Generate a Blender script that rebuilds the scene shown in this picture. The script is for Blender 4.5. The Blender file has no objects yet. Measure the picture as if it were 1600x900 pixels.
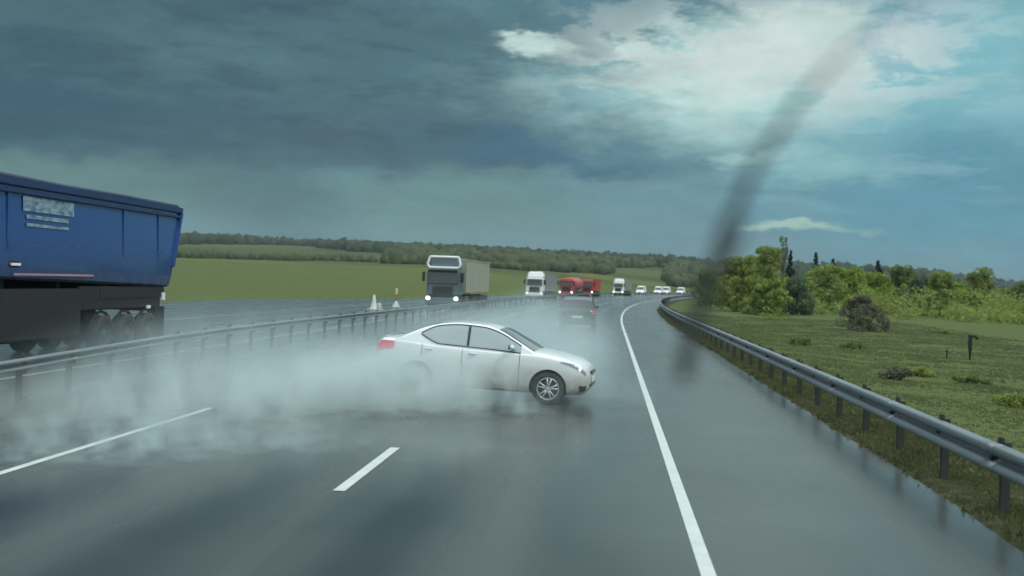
import bpy, bmesh, math, random
import numpy as np
from mathutils import Vector, Matrix, noise as mnoise
R = math.radians
SC = bpy.context.scene
COL = SC.collection

# ------------------------------------------------------------------ camera
EYE = 2.3
FPX = 1650.0                      # focal length in pixels of the 1600 px wide photograph
cam_d = bpy.data.cameras.new('camera'); cam = bpy.data.objects.new('camera', cam_d); COL.objects.link(cam)
cam_d.sensor_width = 36.0; cam_d.lens = 36.0 * FPX / 1600.0
cam_d.clip_start = 0.05; cam_d.clip_end = 20000
_yaw, _pitch, _roll = R(5.2), R(-0.35), R(2.0)
cam.matrix_world = (Matrix.Translation((0, 0, EYE)) @ Matrix.Rotation(_yaw, 4, 'Z')
                    @ Matrix.Rotation(R(90) + _pitch, 4, 'X') @ Matrix.Rotation(_roll, 4, 'Z'))
cam_d.dof.use_dof = True; cam_d.dof.focus_distance = 19.0; cam_d.dof.aperture_fstop = 1.35
SC.camera = cam
CM = cam.matrix_world.copy()
def pix(x, y, depth=1.0):
    """world point seen at photo pixel x, y at a given depth along the view"""
    return CM @ Vector(((x - 800) / FPX * depth, -(y - 450) / FPX * depth, -depth))
def azel(x, y):
    d = (pix(x, y) - CM.translation).normalized()
    return math.degrees(math.atan2(d.x, d.y)), math.degrees(math.asin(d.z))

# ------------------------------------------------------------------ render settings
SC.render.engine = 'CYCLES'
SC.view_settings.view_transform = 'Standard'; SC.view_settings.look = 'None'
SC.view_settings.exposure = 0.0; SC.view_settings.gamma = 1.0
SC.view_settings.use_curve_mapping = False
cy = SC.cycles
cy.use_denoising = True
cy.max_bounces = 7; cy.diffuse_bounces = 3; cy.glossy_bounces = 3; cy.transmission_bounces = 3
cy.volume_bounces = 2; cy.transparent_max_bounces = 8
cy.volume_max_steps = 96; cy.volume_step_rate = 1.5
cy.caustics_reflective = False; cy.caustics_refractive = False
cy.sample_clamp_indirect = 6

def s2l(c):
    return tuple(((v / 255) / 12.92 if v / 255 <= 0.04045 else ((v / 255 + 0.055) / 1.055) ** 2.4) for v in c)

# ------------------------------------------------------------------ world: storm clouds over a Nishita sky
SUN_EL, SUN_AZ = 50.0, 112.0      # azimuth clockwise from +Y: over the right shoulder
w = bpy.data.worlds.new('World'); SC.world = w; w.use_nodes = True
nt = w.node_tree; nt.nodes.clear()
N = nt.nodes.new; L = nt.links.new
def val(x):
    return x
def m(op, a, b=None, c=None, clamp=False):
    n = N('ShaderNodeMath'); n.operation = op; n.use_clamp = clamp
    for i, v in enumerate((a, b, c)):
        if v is None: continue
        if isinstance(v, (int, float)): n.inputs[i].default_value = v
        else: L(v, n.inputs[i])
    return n.outputs[0]
def mixc(f, a, b):
    n = N('ShaderNodeMix'); n.data_type = 'RGBA'; n.clamp_factor = True
    for k, v in ((0, f), (6, a), (7, b)):
        if isinstance(v, (int, float)): n.inputs[k].default_value = v
        elif isinstance(v, tuple): n.inputs[k].default_value = (*v, 1)
        else: L(v, n.inputs[k])
    return n.outputs[2]
tc = N('ShaderNodeTexCoord'); sep = N('ShaderNodeSeparateXYZ'); L(tc.outputs['Generated'], sep.inputs[0])
X_, Y_, Z_ = sep.outputs
az = m('MULTIPLY', m('ARCTAN2', X_, Y_), 180 / math.pi)
el = m('MULTIPLY', m('ARCSINE', Z_), 180 / math.pi)
def wnoise(su, sv, detail, off, rough=0.55, dist=0.0):
    cb = N('ShaderNodeCombineXYZ'); L(m('MULTIPLY', az, su), cb.inputs[0]); L(m('MULTIPLY', el, sv), cb.inputs[1]); cb.inputs[2].default_value = off
    n = N('ShaderNodeTexNoise'); n.inputs['Scale'].default_value = 1; n.inputs['Detail'].default_value = detail
    n.inputs['Roughness'].default_value = rough; n.inputs['Distortion'].default_value = dist
    L(cb.outputs[0], n.inputs['Vector']); return n.outputs['Fac']
n1 = wnoise(0.10, 0.24, 5, 3.1); n2 = wnoise(0.12, 0.3, 5, 9.7); n3 = wnoise(0.35, 0.9, 6, 5.5, 0.62); n4 = wnoise(0.30, 0.8, 6, 15.5, 0.6)
aw = m('ADD', m('ADD', az, m('MULTIPLY', m('SUBTRACT', n1, 0.5), 9.0)), m('MULTIPLY', m('SUBTRACT', n3, 0.5), 4.5))
ew = m('ADD', m('ADD', el, m('MULTIPLY', m('SUBTRACT', n2, 0.5), 4.0)), m('MULTIPLY', m('SUBTRACT', n4, 0.5), 2.4))
col = mixc(m('DIVIDE', el, 16.0, clamp=True), s2l((99, 134, 146)), s2l((104, 142, 152)))
def blob(x, y, sx, sy, rgb, k=1.0, sharp=1.0):
    global col
    a0, e0 = azel(x, y); sa = sx / FPX * 57.3; se = sy / FPX * 57.3
    # a cloud patch: a soft ellipse in azimuth and elevation, torn by the noise above
    du = m('DIVIDE', m('SUBTRACT', aw, a0), sa); dv = m('DIVIDE', m('SUBTRACT', ew, e0), se)
    d2 = m('ADD', m('MULTIPLY', du, du), m('MULTIPLY', dv, dv))
    g = m('EXPONENT', m('MULTIPLY', m('POWER', d2, sharp), -1.0))
    col = mixc(m('MULTIPLY', g, k), col, s2l((rgb[0] * .965, rgb[1] * 1.01, rgb[2])))
BLOBS = [
 (250, 90, 800, 180, (72, 104, 114), 1.0, 2.5),
 (1480, 120, 270, 150, (134, 186, 198), .95, 1.3),
 (1490, 310, 300, 110, (88, 143, 166), .95, 1.5),
 (1030, 310, 190, 60, (104, 142, 156), .7, 1),
 (720, 320, 210, 62, (100, 134, 137), .9, 2.5),
 (60, 285, 330, 48, (90, 122, 124), .9, 2.0),
 (430, 320, 120, 80, (74, 107, 117), .8, 1),
 (400, 0, 480, 36, (64, 93, 106), .85, 1.2),
 (150, 185, 300, 56, (42, 78, 101), .95, 2.4),
 (-20, 110, 170, 80, (46, 82, 101), .8, 1.4),
 (330, 70, 130, 40, (84, 116, 122), .6, 1),
 (520, 215, 320, 58, (66, 93, 109), .9, 2.2),
 (850, 242, 190, 28, (62, 100, 124), .95, 2.2),
 (620, 120, 190, 60, (78, 110, 122), .7, 1),
 (990, 150, 230, 60, (140, 178, 185), .85, 1.6),
 (1150, 120, 210, 88, (172, 206, 206), .95, 2.2),
 (960, 18, 230, 32, (88, 124, 137), .85, 1.6),
 (1230, 60, 150, 48, (208, 220, 215), .9, 2.6),
 (1120, 128, 140, 32, (208, 222, 220), .9, 2.8),
 (1060, 60, 70, 18, (150, 184, 190), .7, 1.5),
 (855, 72, 60, 16, (205, 224, 221), .95, 2.6),
 (985, 73, 32, 9, (198, 218, 218), .9, 2.4),
 (1410, 50, 80, 50, (172, 190, 208), .6, 1.4),
 (1340, 120, 40, 20, (190, 205, 214), .6, 2),
 (1140, 236, 50, 12, (172, 202, 205), .85, 2),
 (1255, 252, 100, 28, (150, 192, 198), .75, 1.4),
 (1020, 240, 120, 14, (92, 132, 148), .6, 1.4),
 (1262, 368, 75, 8, (170, 196, 182), .85, 1.5),
]
for b in BLOBS: blob(*b)
# torn bright cumulus where the deck opens on the right
def region(x, y, sx, sy):
    a0, e0 = azel(x, y); du = m('DIVIDE', m('SUBTRACT', az, a0), sx / FPX * 57.3); dv = m('DIVIDE', m('SUBTRACT', el, e0), sy / FPX * 57.3)
    d2 = m('ADD', m('MULTIPLY', du, du), m('MULTIPLY', dv, dv)); return m('EXPONENT', m('MULTIPLY', m('POWER', d2, 1.6), -1.0))
def band(nf, lo, hi):
    return m('DIVIDE', m('SUBTRACT', nf, lo), hi - lo, clamp=True)
n5 = wnoise(0.20, 0.55, 9, 21.3, 0.66, .15); n6 = wnoise(0.16, 0.75, 9, 33.1, 0.66, .1)
col = mixc(m('MULTIPLY', m('MULTIPLY', region(1190, 90, 330, 95), band(n5, .46, .55)), .8), col, s2l((208, 222, 219)))
col = mixc(m('MULTIPLY', m('MULTIPLY', region(1350, 240, 330, 80), band(n6, .52, .62)), .35), col, s2l((160, 194, 200)))
col = mixc(m('MULTIPLY', m('MULTIPLY', region(380, 130, 560, 150), band(n6, .48, .62)), .55), col, s2l((48, 74, 92)))
col = mixc(m('MULTIPLY', m('MULTIPLY', region(450, 90, 600, 130), band(n5, .52, .66)), .40), col, s2l((92, 124, 132)))
# fine cloud mottling
mot = m('ADD', 0.78, m('MULTIPLY', n3, 0.44))
cm = N('ShaderNodeVectorMath'); cm.operation = 'SCALE'; L(col, cm.inputs[0]); L(mot, cm.inputs['Scale'])
# open, brighter cloud deck overhead and behind the camera
hi = m('DIVIDE', m('SUBTRACT', el, 19.0), 22.0, clamp=True)
back = m('MULTIPLY', m('DIVIDE', m('SUBTRACT', m('ABSOLUTE', az), 105.0), 50.0, clamp=True), m('DIVIDE', m('ADD', el, 2.0), 8.0, clamp=True))
k_up = m('MAXIMUM', hi, m('MULTIPLY', back, 0.5))
deck = N('ShaderNodeVectorMath'); deck.operation = 'SCALE'; deck.inputs[0].default_value = (0.86, 0.98, 1.0)
L(m('ADD', 1.05, m('MULTIPLY', n1, 1.3)), deck.inputs['Scale'])
cl = mixc(k_up, cm.outputs[0], deck.outputs[0])
big = N('ShaderNodeVectorMath'); big.operation = 'SCALE'; L(cl, big.inputs[0]); big.inputs['Scale'].default_value = 10.0
sky = N('ShaderNodeTexSky'); sky.sky_type = 'NISHITA'; sky.sun_disc = False
sky.sun_elevation = R(SUN_EL); sky.sun_rotation = R(SUN_AZ); sky.air_density = 1.4; sky.dust_density = 2.0
tot = mixc(0.96, sky.outputs[0], big.outputs[0])
bg = N('ShaderNodeBackground'); bg.inputs['Strength'].default_value = 0.10; L(tot, bg.inputs[0])
wo = N('ShaderNodeOutputWorld'); L(bg.outputs[0], wo.inputs[0])
w.cycles.sampling_method = 'MANUAL'; w.cycles.sample_map_resolution = 512

# ------------------------------------------------------------------ sun, veiled by cloud
sd = bpy.data.lights.new('sun', 'SUN'); sd.energy = 1.5; sd.angle = R(12); sd.color = (1.0, 0.955, 0.88)
so = bpy.data.objects.new('sun', sd); COL.objects.link(so)
_sv = Vector((math.sin(R(SUN_AZ)) * math.cos(R(SUN_EL)), math.cos(R(SUN_AZ)) * math.cos(R(SUN_EL)), math.sin(R(SUN_EL))))
so.rotation_euler = _sv.to_track_quat('Z', 'Y').to_euler()
so.location = (30, -30, 60)

# ------------------------------------------------------------------ helpers
def tag(o, label=None, cat=None, group=None, kind=None):
    if label: o['label'] = label
    if cat: o['category'] = cat
    if group: o['group'] = group
    if kind: o['kind'] = kind
    return o
def empty(name, loc=(0, 0, 0), rz=0.0):
    o = bpy.data.objects.new(name, None); COL.objects.link(o); o.location = loc; o.rotation_euler = (0, 0, rz)
    o.empty_display_size = 0.3; return o
def meshobj(name, verts, faces, mat, parent=None, smooth=False, mats=None, fmat=None):
    me = bpy.data.meshes.new(name); me.from_pydata([tuple(v) for v in verts], [], [tuple(f) for f in faces]); me.update()
    for mm in (mats or [mat]): me.materials.append(mm)
    if fmat is not None: me.polygons.foreach_set('material_index', fmat)
    if smooth: me.polygons.foreach_set('use_smooth', [True] * len(me.polygons))
    o = bpy.data.objects.new(name, me); COL.objects.link(o)
    if parent: o.parent = parent
    return o
def bmobj(name, bm, mat, parent=None, smooth=False):
    me = bpy.data.meshes.new(name); bmesh.ops.recalc_face_normals(bm, faces=bm.faces[:]); bm.to_mesh(me); bm.free()
    me.materials.append(mat)
    if smooth: me.polygons.foreach_set('use_smooth', [True] * len(me.polygons))
    o = bpy.data.objects.new(name, me); COL.objects.link(o)
    if parent: o.parent = parent
    return o
def bx(bm, c, s, bev=0.0, rot=None, taper=None, seg=2):
    """box, centre c, full size s, optional bevel; taper=(fx,fy) scales the top"""
    t = bmesh.new(); bmesh.ops.create_cube(t, size=1.0)
    for v in t.verts:
        top = v.co.z > 0
        v.co = Vector((v.co.x * s[0], v.co.y * s[1], v.co.z * s[2]))
        if taper and top: v.co.x *= taper[0]; v.co.y *= taper[1]
    if bev: bmesh.ops.bevel(t, geom=t.edges[:], offset=bev, segments=seg, affect='EDGES')
    M = Matrix.Translation(c) @ (rot.to_4x4() if rot else Matrix.Identity(4))
    bmesh.ops.transform(t, matrix=M, verts=t.verts[:])
    me = bpy.data.meshes.new('tmp'); t.to_mesh(me); t.free(); bm.from_mesh(me); bpy.data.meshes.remove(me)
def tube(bm, pts, r, n=8, cap=True):
    """tube through points; r is a number or a list"""
    pts = [Vector(p) for p in pts]; rr = r if isinstance(r, (list, tuple)) else [r] * len(pts)
    rings = []
    for i, p in enumerate(pts):
        d = (pts[min(i + 1, len(pts) - 1)] - pts[max(i - 1, 0)]).normalized()
        a = d.cross(Vector((0, 0, 1)))
        if a.length < 1e-3: a = d.cross(Vector((1, 0, 0)))
        a.normalize(); b = d.cross(a)
        rings.append([bm.verts.new(p + (a * math.cos(2 * math.pi * k / n) + b * math.sin(2 * math.pi * k / n)) * rr[i]) for k in range(n)])
    for i in range(len(rings) - 1):
        for k in range(n): bm.faces.new((rings[i][k], rings[i][(k + 1) % n], rings[i + 1][(k + 1) % n], rings[i + 1][k]))
    if cap: bm.faces.new(rings[0]); bm.faces.new(rings[-1][::-1])
def lathe(bm, prof, axis='Y', n=32, c=(0, 0, 0), closed=False):
    """profile of (radius, along-axis) spun around an axis through c"""
    rings = []
    for (r, a) in prof:
        ring = []
        for k in range(n):
            t = 2 * math.pi * k / n
            if axis == 'Y': v = Vector((r * math.cos(t), a, r * math.sin(t)))
            elif axis == 'X': v = Vector((a, r * math.cos(t), r * math.sin(t)))
            else: v = Vector((r * math.cos(t), r * math.sin(t), a))
            ring.append(bm.verts.new(v + Vector(c)))
        rings.append(ring)
    idx = list(range(len(rings) - 1)) + ([-1] if closed else [])
    for i in idx:
        for k in range(n): bm.faces.new((rings[i][k], rings[i][(k + 1) % n], rings[i + 1][(k + 1) % n], rings[i + 1][k]))
def copy_tree(o, parent=None):
    c = o.copy(); COL.objects.link(c); c.parent = parent
    for ch in list(o.children): copy_tree(ch, c)
    return c

# ------------------------------------------------------------------ materials
def mat(name, rgb, rough=0.6, metal=0.0, var=0.0, scale=4.0, bump=0.0, rgb2=None, emit=None, coat=0.0, spec=None, rvar=0.0, thr=None, detail=5, coord='Object', stretch=None):
    mt = bpy.data.materials.new(name); mt.use_nodes = True; t = mt.node_tree; p = t.nodes['Principled BSDF']
    p.inputs['Base Color'].default_value = (*rgb, 1); p.inputs['Roughness'].default_value = rough; p.inputs['Metallic'].default_value = metal
    if coat: p.inputs['Coat Weight'].default_value = coat; p.inputs['Coat Roughness'].default_value = 0.08
    if spec is not None: p.inputs['Specular IOR Level'].default_value = spec
    if emit: p.inputs['Emission Color'].default_value = (*emit[0], 1); p.inputs['Emission Strength'].default_value = emit[1]
    c = t.nodes.new('ShaderNodeTexCoord'); mp = t.nodes.new('ShaderNodeMapping'); t.links.new(c.outputs[coord], mp.inputs[0])
    if stretch: mp.inputs['Scale'].default_value = stretch
    n = t.nodes.new('ShaderNodeTexNoise'); n.inputs['Scale'].default_value = scale; n.inputs['Detail'].default_value = detail
    t.links.new(mp.outputs[0], n.inputs['Vector'])
    fac = n.outputs['Fac']
    if thr:
        mr = t.nodes.new('ShaderNodeMapRange'); mr.inputs[1].default_value = thr[0]; mr.inputs[2].default_value = thr[1]
        t.links.new(fac, mr.inputs[0]); fac = mr.outputs[0]
    if var or rgb2:
        a = rgb if rgb2 else tuple(v * (1 - var) for v in rgb); b = rgb2 if rgb2 else tuple(min(1, v * (1 + var)) for v in rgb)
        mx = t.nodes.new('ShaderNodeMix'); mx.data_type = 'RGBA'; mx.inputs[6].default_value = (*a, 1); mx.inputs[7].default_value = (*b, 1)
        t.links.new(fac, mx.inputs[0]); t.links.new(mx.outputs[2], p.inputs['Base Color'])
    if rvar:
        mr = t.nodes.new('ShaderNodeMapRange'); mr.inputs[3].default_value = max(0.02, rough - rvar); mr.inputs[4].default_value = rough + rvar
        t.links.new(n.outputs['Fac'], mr.inputs[0]); t.links.new(mr.outputs[0], p.inputs['Roughness'])
    if bump:
        b = t.nodes.new('ShaderNodeBump'); b.inputs['Strength'].default_value = bump; b.inputs['Distance'].default_value = 0.02
        t.links.new(n.outputs['Fac'], b.inputs['Height']); t.links.new(b.outputs[0], p.inputs['Normal'])
    return mt
def mix_in(t, fac, a, b):
    mx = t.nodes.new('ShaderNodeMix'); mx.data_type = 'RGBA'
    for k, v in ((0, fac), (6, a), (7, b)):
        if isinstance(v, (int, float)): mx.inputs[k].default_value = v
        elif isinstance(v, tuple): mx.inputs[k].default_value = (*v, 1)
        else: t.links.new(v, mx.inputs[k])
    return mx.outputs[2]
def nz(t, vec, scale, detail=5, lo=0.0, hi=1.0, rough=0.55, dist=0.0):
    n = t.nodes.new('ShaderNodeTexNoise'); n.inputs['Scale'].default_value = scale; n.inputs['Detail'].default_value = detail
    n.inputs['Roughness'].default_value = rough; n.inputs['Distortion'].default_value = dist
    t.links.new(vec, n.inputs['Vector'])
    mr = t.nodes.new('ShaderNodeMapRange'); mr.inputs[1].default_value = lo; mr.inputs[2].default_value = hi
    t.links.new(n.outputs['Fac'], mr.inputs[0]); return mr.outputs[0]
def mapping(t, src, sc):
    mp = t.nodes.new('ShaderNodeMapping'); mp.inputs['Scale'].default_value = sc; t.links.new(src, mp.inputs[0]); return mp.outputs[0]

def asphalt_mat():
    mt = bpy.data.materials.new('wet_asphalt'); mt.use_nodes = True; t = mt.node_tree; p = t.nodes['Principled BSDF']
    g = t.nodes.new('ShaderNodeNewGeometry'); P = g.outputs['Position']
    streak = nz(t, mapping(t, P, (1.1, 0.05, 1)), 1.0, 6, .3, .7)
    patch = nz(t, P, 0.22, 4, .35, .68)
    fine = nz(t, P, 60, 3, .2, .8)
    la = t.nodes.new('ShaderNodeAttribute'); la.attribute_name = 'lateral'
    def mt2(op, a, b):
        q = t.nodes.new('ShaderNodeMath'); q.operation = op
        for i_, v_ in enumerate((a, b)):
            if isinstance(v_, (int, float)): q.inputs[i_].default_value = v_
            else: t.links.new(v_, q.inputs[i_])
        return q.outputs[0]
    trk = mt2('MULTIPLY_ADD', mt2('COSINE', mt2('MULTIPLY', mt2('ADD', la.outputs['Fac'], .05), 2 * math.pi / 1.83), 0), .5)
    trk.node.inputs[2].default_value = .5
    inl = mt2('LESS_THAN', la.outputs['Fac'], 0.9); trk = mt2('MULTIPLY', trk, inl)
    trk = mt2('MULTIPLY', trk, mt2('ADD', streak, .35))
    c = mix_in(t, streak, (.036, .043, .042), (.088, .100, .097))
    c = mix_in(t, patch, c, (.056, .068, .065))
    c = mix_in(t, trk, c, (.030, .036, .036))
    mx = t.nodes.new('ShaderNodeMix'); mx.data_type = 'RGBA'; mx.blend_type = 'MULTIPLY'; mx.inputs[0].default_value = .35
    t.links.new(c, mx.inputs[6]); t.links.new(fine, mx.inputs[7]); t.links.new(mx.outputs[2], p.inputs['Base Color'])
    # water film: roughness differs between polished wheel tracks and coarse, drained stone
    mr = t.nodes.new('ShaderNodeMapRange'); mr.inputs[3].default_value = .16; mr.inputs[4].default_value = .42
    ad = t.nodes.new('ShaderNodeMath'); ad.operation = 'MULTIPLY_ADD'; ad.inputs[1].default_value = .5; t.links.new(streak, ad.inputs[0])
    h = t.nodes.new('ShaderNodeMath'); h.operation = 'MULTIPLY'; h.inputs[1].default_value = .5; t.links.new(patch, h.inputs[0]); t.links.new(h.outputs[0], ad.inputs[2])
    t.links.new(ad.outputs[0], mr.inputs[0]); t.links.new(mt2('MAXIMUM', mt2('SUBTRACT', mr.outputs[0], mt2('MULTIPLY', trk, .12)), .12), p.inputs['Roughness'])
    p.inputs['Specular IOR Level'].default_value = .5
    b = t.nodes.new('ShaderNodeBump'); b.inputs['Strength'].default_value = .12; b.inputs['Distance'].default_value = .004
    t.links.new(nz(t, P, 2.2, 2), b.inputs['Height']); t.links.new(b.outputs[0], p.inputs['Normal'])
    return mt
def ground_mat():
    mt = bpy.data.materials.new('grassland'); mt.use_nodes = True; t = mt.node_tree; p = t.nodes['Principled BSDF']
    g = t.nodes.new('ShaderNodeNewGeometry'); P = g.outputs['Position']
    big = nz(t, P, 0.012, 5, .40, .62); mid = nz(t, P, 0.10, 5, .38, .66); small = nz(t, P, 0.7, 6, .3, .75); fine = nz(t, P, 9, 4, .2, .85)
    far = nz(t, mapping(t, P, (.0035, .0075, 0)), 1.0, 4, .44, .56)
    c = mix_in(t, mid, (.088, .114, .046), (.116, .142, .058))
    c = mix_in(t, big, c, (.068, .122, .066))
    c2 = mix_in(t, small, c, (.104, .112, .050))
    c2 = mix_in(t, fine, (.076, .096, .038), c2)
    # large pale and dark fields on the hills
    d = t.nodes.new('ShaderNodeVectorMath'); d.operation = 'LENGTH'; t.links.new(P, d.inputs[0])
    mr = t.nodes.new('ShaderNodeMapRange'); mr.inputs[1].default_value = 250; mr.inputs[2].default_value = 500; t.links.new(d.outputs['Value'], mr.inputs[0])
    ff = mix_in(t, far, (.094, .112, .044), (.058, .078, .036))
    c2 = mix_in(t, mr.outputs[0], c2, ff)
    m9 = t.nodes.new('ShaderNodeMapRange'); m9.inputs[1].default_value = 590; m9.inputs[2].default_value = 680; t.links.new(d.outputs['Value'], m9.inputs[0])
    c2 = mix_in(t, m9.outputs[0], c2, mix_in(t, far, (.074, .092, .042), (.044, .062, .032)))
    # bare wet earth beside the road edge, from a vertex attribute
    at = t.nodes.new('ShaderNodeAttribute'); at.attribute_name = 'earth'
    er = mix_in(t, nz(t, P, 3.0, 5, .3, .7), (.030, .027, .020), (.055, .050, .036))
    ml = t.nodes.new('ShaderNodeMath'); ml.operation = 'MULTIPLY'; ml.use_clamp = True
    t.links.new(at.outputs['Fac'], ml.inputs[0]); t.links.new(nz(t, P, .9, 4, .22, .50), ml.inputs[1])
    c2 = mix_in(t, ml.outputs[0], c2, er)
    t.links.new(c2, p.inputs['Base Color']); p.inputs['Roughness'].default_value = 1.0; p.inputs['Specular IOR Level'].default_value = .0
    b = t.nodes.new('ShaderNodeBump'); b.inputs['Strength'].default_value = .7; b.inputs['Distance'].default_value = .08
    t.links.new(nz(t, P, 5, 6), b.inputs['Height']); t.links.new(b.outputs[0], p.inputs['Normal'])
    return mt
def leaf_mat(name, a, b, trans=.40):
    mt = bpy.data.materials.new(name); mt.use_nodes = True; t = mt.node_tree; p = t.nodes['Principled BSDF']
    g = t.nodes.new('ShaderNodeNewGeometry')
    c = mix_in(t, g.outputs['Random Per Island'], a, b)
    tcn = t.nodes.new('ShaderNodeTexCoord')
    c = mix_in(t, nz(t, tcn.outputs['Object'], .9, 3, .35, .65), c, tuple(v * .75 for v in a))
    t.links.new(c, p.inputs['Base Color']); p.inputs['Roughness'].default_value = .8; p.inputs['Specular IOR Level'].default_value = .1
    tr = t.nodes.new('ShaderNodeBsdfTranslucent'); t.links.new(c, tr.inputs[0])
    ms = t.nodes.new('ShaderNodeMixShader'); ms.inputs[0].default_value = trans
    out = t.nodes['Material Output']; t.links.new(p.outputs[0], ms.inputs[1]); t.links.new(tr.outputs[0], ms.inputs[2]); t.links.new(ms.outputs[0], out.inputs[0])
    return mt
def car_paint(name, rgb, low_rgb=(.16, .13, .09), dz=(.30, .75), amount=.7):  # second colour grows downwards: road dirt on cars, darker blue on the trailer
    mt = bpy.data.materials.new(name); mt.use_nodes = True; t = mt.node_tree; p = t.nodes['Principled BSDF']
    tcn = t.nodes.new('ShaderNodeTexCoord'); sp = t.nodes.new('ShaderNodeSeparateXYZ'); t.links.new(tcn.outputs['Object'], sp.inputs[0])
    mr = t.nodes.new('ShaderNodeMapRange'); mr.inputs[1].default_value = dz[1]; mr.inputs[2].default_value = dz[0]; t.links.new(sp.outputs['Z'], mr.inputs[0])
    ml = t.nodes.new('ShaderNodeMath'); ml.operation = 'MULTIPLY'; ml.use_clamp = True; t.links.new(mr.outputs[0], ml.inputs[0])
    t.links.new(nz(t, tcn.outputs['Object'], 3.0, 5, .02, .55), ml.inputs[1])
    m2 = t.nodes.new('ShaderNodeMath'); m2.operation = 'MULTIPLY'; m2.inputs[1].default_value = amount; t.links.new(ml.outputs[0], m2.inputs[0])
    c = mix_in(t, m2.outputs[0], rgb, low_rgb); t.links.new(c, p.inputs['Base Color'])
    rr = t.nodes.new('ShaderNodeMapRange'); rr.inputs[3].default_value = .22; rr.inputs[4].default_value = .7; t.links.new(m2.outputs[0], rr.inputs[0]); t.links.new(rr.outputs[0], p.inputs['Roughness'])
    p.inputs['Coat Weight'].default_value = .6; p.inputs['Coat Roughness'].default_value = .05
    return mt

M = {}
M['asphalt'] = asphalt_mat()
M['ground'] = ground_mat()
M['paint'] = mat('road_paint', (.46, .50, .49), .45, var=.22, scale=3.5, rvar=.1)
M['paint_worn'] = mat('worn_road_paint', (.30, .34, .34), .4, rgb2=(.10, .11, .11), scale=5, rvar=.1)
M['earth'] = mat('wet_earth', (.014, .013, .009), .9, spec=.1, rgb2=(.060, .070, .032), scale=3.4, thr=(.3, .7), bump=.9, rvar=.2, coord='Object')
M['zinc'] = mat('galvanised_steel', (.19, .22, .235), .42, metal=.65, var=.25, scale=1.3, rvar=.1, stretch=(1, .3, 1))
M['zinc_dark'] = mat('weathered_steel_post', (.040, .045, .040), .7, metal=.2, var=.25, scale=6)
M['white'] = car_paint('white_car_paint', (.68, .71, .72), low_rgb=(.25, .25, .19), dz=(.32, .86), amount=.92)
M['white_plain'] = mat('white_truck_paint', (.78, .79, .77), .35, var=.05, scale=2, coat=.3)
M['glass'] = mat('tinted_glass', (.030, .038, .042), .06, var=.1, scale=2, coat=.6)
M['glass_sky'] = mat('side_window_glass', (.30, .365, .385), .08, var=.15, scale=2, coat=.8)  # pale base colour stands in for reflected sky and the veil of spray
M['black'] = mat('black_plastic', (.018, .019, .020), .5, var=.2, scale=8)
M['wiper'] = mat('wet_wiper_rubber', (.075, .085, .085), .45, var=.2, scale=8)
M['seam'] = mat('panel_gap', (.10, .11, .11), .7, var=.1, scale=8)
M['rubber'] = mat('tyre_rubber', (.022, .022, .023), .75, var=.25, scale=20, bump=.2)
M['alloy'] = mat('alloy_rim', (.50, .52, .53), .35, metal=.6, var=.1, scale=8)
M['steel'] = mat('steel_wheel', (.07, .075, .075), .6, metal=.2, var=.25, scale=7)
M['lamp_glass'] = mat('headlamp_glass', (.20, .24, .26), .12, var=.15, scale=9, coat=.8)
M['lit'] = mat('lit_headlamp', (.9, .92, .9), .3, emit=((.93, 1.0, .96), 2.6), var=.02)
M['lit_soft'] = mat('lit_small_lamp', (.9, .92, .9), .3, emit=((.95, 1.0, .97), .8), var=.02)
M['red'] = mat('red_lamp_lens', (.42, .03, .06), .25, var=.15, scale=9, coat=.6, emit=((1, .10, .18), .22))
M['blue'] = car_paint('blue_painted_steel', (.008, .050, .20), low_rgb=(.012, .026, .055), dz=(1.7, 3.0), amount=.8)  # darker blue towards the bottom of the sides
M['blue_dark'] = mat('dark_blue_rail_paint', (.010, .030, .105), .5, var=.25, scale=2.5)
M['tarp'] = mat('rolled_tarpaulin', (.012, .035, .075), .7, var=.3, scale=4, bump=.3)
M['under'] = mat('grimy_chassis_steel', (.014, .015, .016), .8, var=.4, scale=4, bump=.3)
M['cab_grey'] = mat('grey_blue_cab_paint', (.10, .145, .165), .35, var=.12, scale=2, coat=.3)
M['red_paint'] = mat('red_truck_paint', (.42, .045, .035), .4, var=.2, scale=1.5, coat=.2)
M['beige'] = mat('beige_tarpaulin', (.30, .32, .26), .7, var=.10, scale=1.0, bump=.1)
M['grey_box'] = mat('grey_cargo_panel', (.22, .23, .22), .6, var=.12, scale=1.0)
M['suv'] = car_paint('dark_grey_car_paint', (.030, .034, .036), amount=.5)
M['wood'] = mat('dark_wet_wood', (.018, .020, .013), .8, var=.35, scale=8, bump=.5, stretch=(1, 1, .2))
M['cone'] = mat('white_plastic_cone', (.50, .54, .50), .5, var=.15, scale=5)
M['cone_red'] = mat('faded_red_plastic', (.32, .16, .12), .55, var=.15, scale=5)
M['pale_yellow'] = mat('pale_reflector', (.62, .62, .42), .45, var=.1, scale=6)
M['bark'] = mat('tree_bark', (.070, .060, .045), .9, var=.35, scale=5, bump=.7)
M['decal'] = mat('worn_white_lettering', (.24, .34, .38), .6, rgb2=(.05, .11, .20), scale=4.0, thr=(.38, .66), stretch=(1, 1, 2.2))
M['pink'] = mat('red_white_reflective_tape', (.30, .14, .17), .5, rgb2=(.42, .30, .33), scale=3)

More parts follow.
